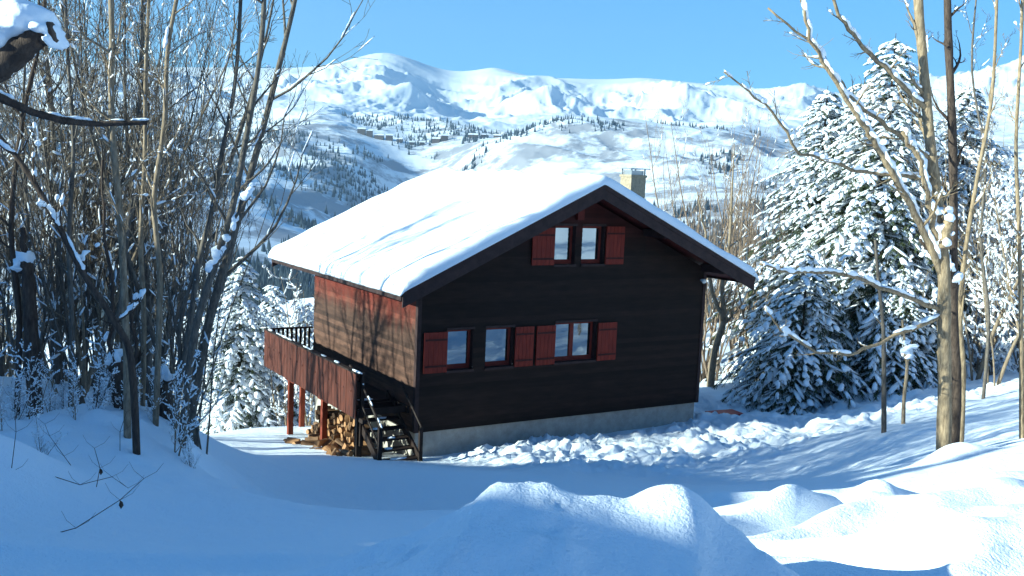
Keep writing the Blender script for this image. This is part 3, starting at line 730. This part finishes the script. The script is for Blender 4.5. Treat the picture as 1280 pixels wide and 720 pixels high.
# --- left bank: trees whose trunks can be told apart
def hero(name, label, px, d, rpx, seed, bk='bark', snow=.4, kids=True, dens=.9, first=.3, blen=2.6, cat='tree', group=None, extra=(), d2=None, maxl=3):
    """px: trunk polyline from its foot to its tip"""
    P0 = PT(px[0][0], px[0][1], d); zg = gz(P0.x, P0.y); foot = Vector((P0.x, P0.y, min(zg, P0.z) - .25))
    T_ = Bare(seed); k = len(px)
    dd = [d + (0 if d2 is None else (d2 - d) * i / (k - 1)) for i in range(k)]
    pts = [PT(u, v, q) - foot for (u, v), q in zip(px, dd)]
    pts[0] = Vector((pts[0].x, pts[0].y, 0))
    rad = [.8 * (rpx[0] + (rpx[1] - rpx[0]) * i / (k - 1)) * d / F for i in range(k)]
    P, Q = T_.trunk(pts, rad, 9)
    if kids: T_.kids(P, Q, blen, 0, maxl, .35, .15, snow, dens, first)
    if snow: T_.snow_on(P, Q, snow * .7, .04)
    for e in extra:
        ep, er = e[0], e[1]; sd = e[2] if len(e) > 2 else .6
        dl = e[3] if len(e) > 3 else (d, d)
        q = [PT(u, v, dl[0] + (dl[1] - dl[0]) * i / (len(ep) - 1)) - foot for i, (u, v) in enumerate(ep)]
        rr_ = [(er[0] + (er[1] - er[0]) * i / (len(ep) - 1)) * d / F for i in range(len(ep))]
        PP, QQ = [], []
        for i in range(len(q) - 1):
            for j in range(5): PP.append(q[i].lerp(q[i + 1], j / 5)); QQ.append(rr_[i] + (rr_[i + 1] - rr_[i]) * j / 5)
        PP.append(q[-1]); QQ.append(rr_[-1])
        for i in range(1, len(PP) - 1): PP[i] = PP[i] + Vector((T_.rg.gauss(0, .012), T_.rg.gauss(0, .02), T_.rg.gauss(0, .012))) * (d / 14)
        QQ = [q * .8 for q in QQ]; T_.br.tube(PP, QQ, 6, cap=True); T_.snow_on(PP, QQ, sd, e[4] if len(e) > 4 else .05)
        T_.kids(PP, QQ, .35 * (q[-1] - q[0]).length, 1, 3, .2, .16, snow, 1.2, .1)
    o = T_.finish(name, foot, M[bk], 0, .018); tag(o, label, cat, group); return o
LB = 'bare trees on the left bank'
hero('bare_tree', 'tall bare tree at the right end of the left bank, snow in its low fork', [(226, 535), (240, 435), (262, 350), (290, 262), (308, 170), (325, 70), (331, -20), (334, -120)], 14, (6.5, 3), 1, 'bark', .35, blen=3.0, group=LB, extra=[([(262, 345), (283, 312), (296, 270), (318, 232)], (4, 2), 2.5, (14, 14), .10)])
hero('bare_tree', 'slim bare tree just left of the forked one, curving right then up', [(215, 530), (237, 406), (250, 322), (265, 262), (278, 190), (293, 110), (300, 20), (303, -90)], 14.3, (5, 2.5), 2, 'bark', .35, blen=2.6, group=LB, extra=[([(222, 480), (226, 400), (245, 330), (270, 290)], (4, 2), 1.2)])
hero('bare_tree', 'straight bare tree with a snow lump caught halfway up, middle of the left bank', [(194, 520), (200, 364), (196, 300), (193, 245), (206, 150), (210, 60), (228, -40), (233, -110)], 14, (5, 2.5), 3, 'bark_tan', .4, blen=2.4, group=LB)
hero('bare_tree', 'thin upright bare tree rising from the stump on the left bank', [(178, 512), (180, 400), (176, 300), (181, 200), (182, 100), (186, 0), (190, -90)], 14.6, (4.5, 2), 4, 'bark_tan', .35, blen=2.2, group=LB)
hero('bare_tree', 'bare tree leaning to the left with a line of snow along its slanting trunk', [(172, 512), (164, 450), (142, 400), (100, 335), (62, 260), (20, 195), (-30, 140)], 12.6, (6, 3.5), 5, 'bark_dark', 1.0, blen=1.8, group=LB, dens=.6)
hero('bare_tree', 'light brown bare tree with the straightest trunk, left of the middle of the left bank', [(160, 505), (158, 440), (155, 350), (149, 255), (141, 170), (139, 105), (140, 40), (136, -80)], 13.2, (6, 4), 6, 'bark_tan', .4, blen=2.6, group=LB)
hero('bare_tree', 'slender bare tree leaning right out of the thicket on the left bank', [(118, 520), (130, 470), (150, 380), (160, 290), (172, 180), (176, 70), (180, -60)], 15.5, (4, 2), 7, 'bark', .4, blen=2.4, group=LB)
hero('bare_tree', 'thin tree at the left end of the bank, behind the hooked branch', [(88, 500), (90, 400), (86, 300), (92, 180), (84, 60), (80, -60)], 15, (4.5, 2.2), 8, 'bark', .4, blen=2.6, group=LB)
hero('bare_tree', 'leaning thin tree at the far left with twigs across the sky', [(20, 510), (24, 400), (14, 280), (28, 150), (52, 40), (60, -60)], 15, (5, 2.5), 9, 'bark_dark', .4, blen=2.6, group=LB)
# broken old trunk and stump
hero('tree_snag', 'thick broken dark trunk capped with snow among the left trees', [(44, 500), (42, 460), (38, 400), (36, 352), (32, 325)], 15, (13, 9), 10, 'bark_dark', 0, kids=False, extra=[([(36, 352), (30, 320), (28, 285)], (8, 4), .0), ([(24, 340), (30, 332), (38, 326)], (4, 4), 3, (15, 15), .14)], cat='tree')
hero('tree_stump', 'dark rotten stump with shoots and piled snow under the left bank trees', [(156, 520), (152, 490), (150, 465), (148, 452)], 14.2, (17, 11), 11, 'bark_dark', 0, kids=False, extra=[([(140, 462), (150, 455), (160, 452)], (7, 7), 3, (14.2, 14.2), .13), ([(160, 480), (172, 440), (166, 400), (176, 360)], (4, 2), .8), ([(150, 470), (138, 430), (142, 370), (130, 300), (128, 200)], (4, 2), .8)], cat='stump')
hero('tree_stump', 'smaller dark stump capped with snow near the edge of the left bank', [(206, 535), (205, 505), (203, 480)], 14.4, (14, 9), 13, 'bark_dark', 0, kids=False, extra=[([(197, 478), (204, 474), (211, 478)], (6, 6), 3, (14.4, 14.4), .13)], cat='stump')

# --- thicket behind: shared tree kinds
kinds = [random_tree(100 + i, h, r, 3, sn_ * .6, 1.15, .09, mu, fi) for i, (h, r, sn_, mu, fi) in enumerate([(9, .075, .5, 1, .2), (8, .06, .5, 3, .2), (10, .085, .4, 1, .25), (7, .05, .6, 3, .1), (11, .10, .35, 2, .3), (6.5, .045, .8, 2, .12)])] + [random_tree(120, 9, .055, 3, .12, 1.0, .05, 4, .25, 1.1), random_tree(121, 8, .06, 3, .15, 1.0, .05, 3, .3, 1.1), random_tree(122, 6.5, .05, 3, 1.0, 1.3, .15, 3, .08), random_tree(123, 5, .04, 3, 1.0, 1.3, .2, 4, .06), random_tree(124, 8.5, .032, 3, .25, .9, .07, 6, .2, 1.0)]
kobj = [None] * 11; kbk = ['bark', 'bark_tan', 'bark', 'bark_tan', 'bark', 'bark', 'bark_brown', 'bark_brown', 'bark_tan', 'bark', 'bark']
def plant(k, x, y, s, rz, label, group, cat='tree'):
    z = gz(x, y) - .05
    if kobj[k] is None: kobj[k] = kinds[k].finish('bare_tree', (x, y, z), M[kbk[k]], rz); o = kobj[k]
    else: o = copy_tree(kobj[k])
    o.location = (x, y, z); o.rotation_euler = (0, 0, rz); o.scale = (s, s, s)
    tag(o, label, cat, group); return o
rg = random.Random(5); young = []
for i in range(27):
    u = -60 + 300 * (i + rg.random()) / 27; d = rg.uniform(16, 21.5); p = PT(u, 400, d)
    plant(rg.randrange(6), p.x, p.y, rg.uniform(.7, 1.05), rg.uniform(0, 6), 'slender bare tree in the dense thicket behind the left bank', 'thicket behind the left bank')
for i in range(18):
    u = -20 + 275 * (i + rg.random()) / 18; d = rg.uniform(15.5, 23); p = PT(u, 400, d)
    plant(10, p.x, p.y, rg.uniform(.75, 1.1), rg.uniform(0, 6), 'clump of thin upright grey stems in the left thicket', 'thin stem clumps in the left thicket')
for i in range(8):
    u = -80 + 300 * rg.random(); d = rg.uniform(37, 48); p = PT(u, 400, d)
    plant(rg.choice([0, 2, 4]), p.x, p.y, rg.uniform(.9, 1.3), rg.uniform(0, 6), 'bare tree further down the slope behind the left thicket', 'trees down the slope on the left')
for i in range(16):
    u = -10 + 255 * (i + rg.random()) / 16; d = rg.uniform(12.8, 15.5) if u > 60 else rg.uniform(11.5, 15); p = PT(u, 500, d)
    plant(8 + i % 2, p.x, p.y, rg.uniform(.13, .27), i * 2, 'low snowy shrub at the feet of the left bank trees', 'shrubs on the left bank', 'shrub')
# trees left of the frame whose trunks stripe the roof and the wall
for i, (x, y, k, s) in enumerate([(-17, 24.6, 4, 1.25), (-19.5, 26.4, 2, 1.4), (-21, 23.2, 4, 1.3), (-18, 28.4, 0, 1.4), (-22.5, 27.5, 4, 1.4), (-23, 30, 2, 1.4), (-16, 26.2, 0, 1.1), (-15.5, 24.0, 2, 1.0), (-24, 25.5, 4, 1.6)]):
    plant(k, x, y - 1.6, s, i * 1.3, 'tall bare tree on the slope left of the drive', 'tall trees left of the drive')
for i in range(9):
    u = 235 + 165 * (i + rg.random()) / 9; d = rg.uniform(37.5, 46); p = PT(u, 450, d)
    plant(8 + i % 2, p.x, p.y, rg.uniform(.8, 1.15), i, 'frosted bushy tree standing left of the balcony', 'frosted trees left of the balcony')
for i in range(8):
    u = 1190 + 130 * (i + rg.random()) / 8; d = rg.uniform(32, 46); p = PT(u, 450, d)
    plant(8 + i % 2, p.x, p.y, rg.uniform(1.0, 1.6), i, 'frosted bushy tree near the right edge', 'frosted trees near the right edge')
# unseen young spruces added left of the frame to shade the bank trees
for i in range(15):
    x = -13 - 6 * rg.random(); y = 6.5 + 9 * (i + rg.random()) / 15; young.append((x, y, i))
# bare trees right of the chalet
for i in range(20):
    u = 835 + 150 * (i + rg.random()) / 20; d = rg.uniform(43, 58); p = PT(u, 440, d)
    plant(rg.choice([6, 7]), p.x, p.y, rg.uniform(1.0, 1.5), rg.uniform(0, 6), 'slender bare tree of the thicket behind the right corner of the chalet', 'thicket behind the chalet')
hero('bare_tree', 'forked bare tree standing close behind the right corner of the chalet', [(887, 490), (893, 440), (905, 400), (903, 360), (912, 300), (915, 240), (918, 180)], 42, (6.5, .6), 21, 'bark_tan', .5, blen=3.5, extra=[([(903, 400), (888, 360), (882, 300), (872, 240)], (4, .8), .6)])

# ------------------------------------------------------------------ snow laden spruces
def spruce(seed, h, Rr, snow=.7, low=.06, dens=1.0):
    rg = random.Random(seed); ndl = []; sn = []; tr = MB()
    tr.tube([Vector((0, 0, -.5)), Vector((0, 0, h * .5)), Vector((0, 0, h))], [h * .018, h * .010, .01], 8)
    bw = MB(); z = h * low; lev = 0
    Z = Vector((0, 0, 1))
    while z < h * .985:
        q = z / h; L_ = Rr * (1 - q) ** .82 * (.75 + .25 * min(1, q / .12)) + .12
        n = max(4, int((9 if q < .7 else 7) * dens)); a0 = rg.uniform(0, 6.28)
        for k in range(n):
            a = a0 + k * 6.283 / n + rg.uniform(-.3, .3); bs_ = rg.uniform(.45, 1.25); l = L_ * rg.uniform(.5, 1.18) * (1.15 if rg.random() < .12 else 1); hd = Vector((math.cos(a), math.sin(a), 0)); side = Vector((-hd.y, hd.x, 0))
            m_ = max(4, int(l / .28)); pts = []; zz = z + rg.uniform(-.12, .12); rise = rg.uniform(.05, .35) * (1 - .6 * (1 - q))
            for i in range(m_ + 1):
                t = i / m_; pts.append(hd * (l * t) + Z * (zz + l * (rise * t - (.50 + .25 * (1 - q)) * t * t + .10 * t ** 4)) + side * rg.gauss(0, .02))
            bw.tube(pts, [max(.006, .02 * l / 3 * (1 - i / m_)) for i in range(m_ + 1)], 3, cap=False)
            for i in range(1, m_ + 1):
                p = pts[i]; ax = (pts[i] - pts[i - 1]).normalized(); t = i / m_
                for sd in (-1, 1, 0):
                    sl_ = (.10 + .30 * l * (1 - t) ** .8 * rg.uniform(.6, 1.1)) if sd else .22
                    sl_ = min(sl_, .75)
                    dv = (ax * (.75 if sd else 1) + side * sd * rg.uniform(.5, .9) + Z * rg.uniform(-.5, -.05)).normalized()
                    q2 = p + dv * sl_
                    # needle tufts: narrow hanging triangles along the spray
                    nn = max(2, int(sl_ / .085)); wv = dv.cross(Z); wv = wv.normalized() if wv.length > .01 else side
                    for j in range(nn):
                        c = p + dv * (sl_ * (j + .5) / nn); hl = rg.uniform(.08, .18)
                        for s2 in (-1, 1):
                            tp = c + (wv * s2 * rg.uniform(.4, 1) + dv * .8 - Z * rg.uniform(.1, .9)).normalized() * hl
                            ndl.append((c - dv * .035, c + dv * .035, tp))
                    ndl.append((p - wv * .03, p + wv * .03, q2))
                    if rg.random() < snow * bs_ * (.8 if sd else 1):
                        c = p + dv * sl_ * .5 + Z * .02; nrm = wv.cross(dv); nrm = nrm if nrm.z > 0 else -nrm
                        sn.append((c, dv * (sl_ * .58 + .05), wv * rg.uniform(.055, .13), nrm * rg.uniform(.025, .06)))
        z += rg.uniform(.20, .30) * (1 if q < .8 else .75); lev += 1
    V = np.array([list(map(tuple, t)) for t in ndl]).reshape(-1, 3); T = np.arange(len(V)).reshape(-1, 3)
    return tr.mesh('trunk', True), bw.mesh('limbs', True), np_mesh('needles', V, T, False), blobs_mesh('snow_cover', [[list(x) for x in f] for f in sn], seed)
sprs = [spruce(1, 12.5, 5.6, .66), spruce(2, 8.5, 3.4, .85), spruce(3, 11, 3.9, .75), spruce(4, 6.0, 3.6, .60, .04)]
def put_spruce(k, x, y, s, rz, label, group='snow laden spruces', name='spruce_tree', sz=None, dz=0):
    o = empty(name, (x, y, gz(x, y) - .1 + dz), rz); o.scale = (s, s, sz or s)
    tr, bw, nd, sn = sprs[k]
    t_ = link('trunk', tr, M['bark_dark'], o)
    link('limbs', bw, M['bark_dark'], o); link('foliage', nd, M['needles'], o); link('snow_cover', sn, M['treesnow'], o)
    tag(o, label, 'spruce', group); return o
def at(u, d): return PT(u, 450, d)
for (k, u, d, s, lb) in [
    (0, 1085, 40, 1.1, 'tallest snow-laden spruce, its tip against the sky right of the chalet'),
    (3, 1000, 37.2, 1.0, 'broad low drooping spruce in shade, nearest the right corner of the chalet'),
    (0, 1008, 44, 1.0, 'big snowy spruce just left of the tallest one'),
    (0, 1180, 43, .92, 'full snowy spruce behind the twin trunked tree on the right'),
    (3, 1120, 37.5, .8, 'bushy low spruce in shade at the foot of the tallest spruce'),
    (2, 1052, 42, 1.12, 'snowy spruce squeezed between the two biggest ones right of the chalet'),
    (1, 1215, 48, 1.0, 'small snowy spruce in front of the cream house'),
    (1, 300, 39, .92, 'snowy spruce left of the balcony, its bare lower trunk showing'),
    (2, 340, 48, .85, 'snowy spruce further back, showing just left of the balcony railing'),
    (2, 262, 45, .9, 'snowy spruce behind the left thicket, left of the balcony'),
    (1, 380, 47, .9, 'snowy spruce right behind the balcony corner')]:
    p = at(u, d); put_spruce(k, p.x, p.y, s, u * .37, lb)
for i in range(7):
    u = [170, 90, 20, -40, 1290, 1340, 1400][i]; d = [52, 58, 50, 60, 60, 55, 50][i]; p = at(u, d)
    put_spruce(i % 3, p.x, p.y, 1.0, i, 'snowy spruce on the slope, half hidden behind bare trees', 'background spruces')

for x, y, i in young: put_spruce(1 + i % 2, x, y, .28, i, 'young snowy spruce added out of view on the left to shade the bank trees', 'added shading spruces left of the drive')
# ------------------------------------------------------------------ right side: twin trunked tree and neighbours
hero('bare_tree', 'large light barked tree on the right with snow covered limbs reaching left', [(1180, 574), (1181, 500), (1180, 420), (1180, 340), (1172, 260), (1163, 180), (1155, 90), (1148, 0), (1145, -120)], 18, (12, 6), 31, 'bark_gold', .5, blen=2.4, dens=.9, first=.42,
     extra=[([(1178, 345), (1150, 280), (1120, 225), (1090, 175), (1072, 145), (1040, 95), (1012, 50), (1000, -10)], (6, 2), 9, (18, 17), .06),
            ([(1176, 330), (1165, 270), (1150, 200), (1128, 165)], (5, 3), 9, (18, 17.5), .085),
            ([(1176, 388), (1130, 372), (1080, 350), (1030, 340), (990, 342), (950, 330)], (4, 1.5), .9, (18, 16.5)),
            ([(1174, 396), (1120, 420), (1070, 440), (1020, 440), (975, 412), (955, 385)], (3.5, 1.2), .6, (18, 16.5)),
            ([(1160, 140), (1120, 100), (1080, 60), (1050, 20), (1030, -30)], (4, 2), .7, (18, 17)),
            ([(1165, 200), (1110, 160), (1070, 130), (1020, 60), (960, 10)], (4, 1.4), .7, (18, 17)),
            ([(1165, 225), (1080, 215), (1000, 190), (955, 130), (905, 90)], (3.5, 1), .8, (18, 16.5)),
            ([(1180, 310), (1184, 280), (1183, 262)], (7, 7), 3, (17.8, 17.8), .07)])
hero('bare_tree', 'dark upright trunk growing beside the large light barked tree', [(1195, 556), (1196, 480), (1192, 400), (1192, 330), (1192, 240), (1190, 150), (1186, 60), (1184, -20), (1183, -120)], 18.6, (7.5, 5.5), 32, 'bark_dark', .3, blen=2.2, dens=.7, first=.4, extra=[([(1192, 360), (1184, 335), (1168, 318), (1150, 300)], (6, 3), 2.2, (18.6, 18.2), .12)])
hero('bare_tree', 'third thin trunk behind the twin trunks of the large tree', [(1203, 545), (1204, 470), (1200, 400), (1206, 320), (1222, 220), (1240, 120), (1246, 0)], 19.5, (5, 2), 33, 'bark_gold', .5, blen=2.6)
hero('bare_sapling', 'thin straight sapling with snow lodged at its top, in front of the spruces', [(1106, 540), (1105, 480), (1104, 410), (1098, 350), (1094, 300)], 25, (4.2, 2), 34, 'bark', .8, blen=1.4, dens=.5, first=.5, maxl=2)
hero('bare_sapling', 'shorter sapling carrying a white ball of snow beside the straight sapling', [(1130, 532), (1130, 500), (1134, 460), (1131, 430), (1128, 400)], 27, (3.2, 1.8), 35, 'bark_tan', .5, blen=1.2, dens=.4, first=.55, maxl=2, extra=[([(1133, 450), (1132, 436), (1131, 430)], (3, 3), 3, (27, 27), .2)])
hero('bare_tree', 'thin tree cut by the right edge of the picture', [(1279, 556), (1277, 470), (1276, 380), (1274, 290), (1270, 180), (1276, 60), (1280, -60)], 20, (4, 2), 36, 'bark_gold', .5, blen=2.6)
hero('bare_tree', 'leaning bare tree between the large tree and the right edge', [(1232, 470), (1236, 400), (1226, 300), (1232, 200), (1215, 90), (1222, -20)], 30, (3, 1.2), 37, 'bark', .6, blen=4.0)
for i in range(9):
    u = 1190 + 150 * (i + rg.random()) / 9; d = rg.uniform(28, 50); p = PT(u, 440, d)
    plant(rg.choice([1, 3, 5]), p.x, p.y, rg.uniform(1.1, 1.7), rg.uniform(0, 6), 'snowy bare tree in the thicket at the right edge', 'thicket at the right edge')

# cream house uphill on the right
p = PT(1240, 385, 62); nh = empty('neighbour_house', (p.x, p.y, p.z - 1.2), .35)
q = MB(); q.box(-4.5, 4.5, 0, 7, -3, 3.6); q.build('wall', M['cream'], nh)
q = MB(); q.add([(-5.5, -1, 3.5), (5.5, -1, 3.5), (5.5, 8, 3.5), (-5.5, 8, 3.5), (-5.5, 3.5, 5.6), (5.5, 3.5, 5.6)], [(0, 1, 5, 4), (2, 3, 4, 5), (0, 4, 3), (1, 2, 5), (0, 3, 2, 1)]); r_ = q.build('roof', M['orange'], nh)
q = MB(); q.add([(-5.6, -1.1, 3.56), (5.6, -1.1, 3.56), (5.6, 8.1, 3.56), (-5.6, 8.1, 3.56), (-5.6, -1.05, 3.85), (5.6, -1.05, 3.85), (5.6, 8.05, 3.85), (-5.6, 8.05, 3.85), (-5.6, 3.5, 6.0), (5.6, 3.5, 6.0)], [(0, 1, 5, 4), (4, 5, 9, 8), (6, 7, 8, 9), (2, 3, 7, 6), (0, 4, 8, 7, 3), (1, 2, 6, 9, 5)]); q.build('snow_layer', M['roofsnow'], r_)
for x in (-2.6, .4, 3.0):
    q = MB(); q.box(x - .6, x + .6, -.08, -.003, 1.2, 2.9); fr = q.build('window', M['orange'], nh)
    q = MB(); q.box(x - .45, x - .04, -.10, -.082, 1.35, 2.75); q.box(x + .04, x + .45, -.10, -.082, 1.35, 2.75); q.build('pane', M['glass'], fr)
tag(nh, 'cream walled house with orange wood windows seen through the trees at the right', 'house')

# ------------------------------------------------------------------ tree at the camera's left: cut limb and hooked branch
def near_tree():
    T_ = Bare(77); foot = Vector((-2.35, 3.1, -2.6))
    def w2(u, v, d): return PT(u, v, d) - foot
    pts = [Vector((0, 0, 0)), Vector((.03, .02, 1.0)), Vector((-.02, 0, 2.2)), Vector((.03, .02, 3.6)), Vector((0, 0, 5.0))]
    P, Q = T_.trunk(pts, [.17, .15, .14, .12, .09], 12)
    def br(px, ds, rr, snd, th):
        q = [Vector((0, 0, w2(*px[0], ds[0]).z - .12))] + [w2(u, v, ds[0] + (ds[1] - ds[0]) * i / (len(px) - 1)) for i, (u, v) in enumerate(px)]
        r2 = [rr[0] * 1.1] + [rr[0] + (rr[1] - rr[0]) * i / (len(px) - 1) for i in range(len(px))]
        PP, QQ = [], []
        for i in range(len(q) - 1):
            for j in range(6): PP.append(q[i].lerp(q[i + 1], j / 6)); QQ.append((r2[i] + (r2[i + 1] - r2[i]) * j / 6) * T_.rg.uniform(.92, 1.1))
        PP.append(q[-1]); QQ.append(r2[-1]); T_.br.tube(PP, QQ, 9); T_.snow_on(PP, QQ, snd, th)
    br([(-60, 118), (0, 82), (30, 58), (48, 44), (68, 40)], (3.0, 3.0), (.046, .030), .0, 0)
    br([(46, 48), (38, 40), (30, 22), (27, 10)], (3.0, 3.0), (.016, .010), .0, 0) if False else None
    T_.br.tube([w2(44, 50, 3.0), w2(38, 38, 2.99), (w2(31, 24, 2.98)), w2(27, 10, 2.97)], [.022, .017, .014, .011], 8)
    br([(-60, 92), (0, 122), (40, 140), (80, 151), (120, 155), (184, 153)], (3.4, 3.7), (.017, .009), .55, .008)
    # heavy cushion of snow on the cut limb
    for (u, v, a, b_, rr) in [(-20, 40, .09, .075, 0), (5, 28, .09, .075, 0), (28, 22, .075, .06, 0), (45, 26, .055, .045, 0), (58, 38, .035, .022, 0), (-5, 55, .08, .05, 0), (-45, 60, .10, .08, 0), (22, 36, .07, .04, 0), (70, 52, .012, .03, 0)]:
        c = w2(u, v, 3.02); T_.sn.append((c, Vector((a, 0, 0)), Vector((0, .10, 0)), Vector((0, 0, b_))))
    o = T_.finish('near_tree', foot, M['bark_dark'], 0, .008)
    tag(o, 'nearest tree, at the left edge, with a snow cushion on its sawn limb', 'tree')
near_tree()

# dry stems poking out of the left bank
for i, (px, lb) in enumerate([([(66, 676), (95, 660), (150, 625), (180, 598)], 'long thin dead stem leaning right out of the snow of the left bank'), ([(92, 590), (80, 570), (62, 545), (56, 530)], 'short bent dead stem on the left bank'), ([(120, 620), (125, 585), (118, 560)], 'upright dead stem with a curled dry leaf on the left bank'), ([(8, 640), (14, 590), (20, 540), (18, 500)], 'dead stem near the left edge of the picture'), ([(150, 560), (150, 540), (158, 515)], 'stub of a dead shoot in front of the stump'), ([(60, 600), (100, 606), (140, 596), (160, 610)], 'arching dead stem lying across the left bank')]):
    d = [7.9, 10.8, 10, 9.2, 12.5, 9.6][i]; f0 = PT(*px[0], d); foot = Vector((f0.x, f0.y, gz(f0.x, f0.y) - .03)); mb_ = MB()
    q = [PT(u, v, d - .02 * k) - foot for k, (u, v) in enumerate(px)]; q[0] = Vector((0, 0, 0))
    mb_.tube(q, [.0045 - .0007 * k for k in range(len(q))], 4)
    for k in range(1, len(q)):
        for s in (-1, 1): mb_.tube([q[k], q[k] + Vector((s * .09, .03, .05)), q[k] + Vector((s * .14, .05, .12))], [.002, .0016, .001], 3)
    o = mb_.build('dead_stem', M['bark_dark']); o.location = foot
    if i not in (0, 2): tag(o, lb, 'plant'); continue
    lf = MB(); e = q[-2]
    lf.add([e + Vector((0, 0, 0)), e + Vector((.018, .01, -.02)), e + Vector((.022, .02, -.05)), e + Vector((.004, .01, -.08)), e + Vector((-.010, .0, -.045)), e + Vector((-.008, .012, -.02))], [(0, 1, 5), (1, 2, 4, 5), (2, 3, 4)]); lf.build('dry_leaf', M['bark_dark'], o)
    tag(o, lb, 'plant')

# ------------------------------------------------------------------ air
hb = MB(); zb_ = min(float(MZ.min()), float(GZ.min())) - 1; hb.box(-11800, 11800, -75, 9700, zb_, float(MZ.max()) + 30)
hm = bpy.data.materials.new('haze_air'); hm.use_nodes = True; t = hm.node_tree; t.nodes.remove(t.nodes['Principled BSDF'])
pv = N(t, 'VolumePrincipled'); pv.inputs['Color'].default_value = (.55, .76, 1, 1); pv.inputs['Density'].default_value = 8e-5; pv.inputs['Anisotropy'].default_value = .3
t.links.new(pv.outputs[0], t.nodes['Material Output'].inputs['Volume'])
hz = hb.build('haze', hm); tag(hz, kind='stuff')
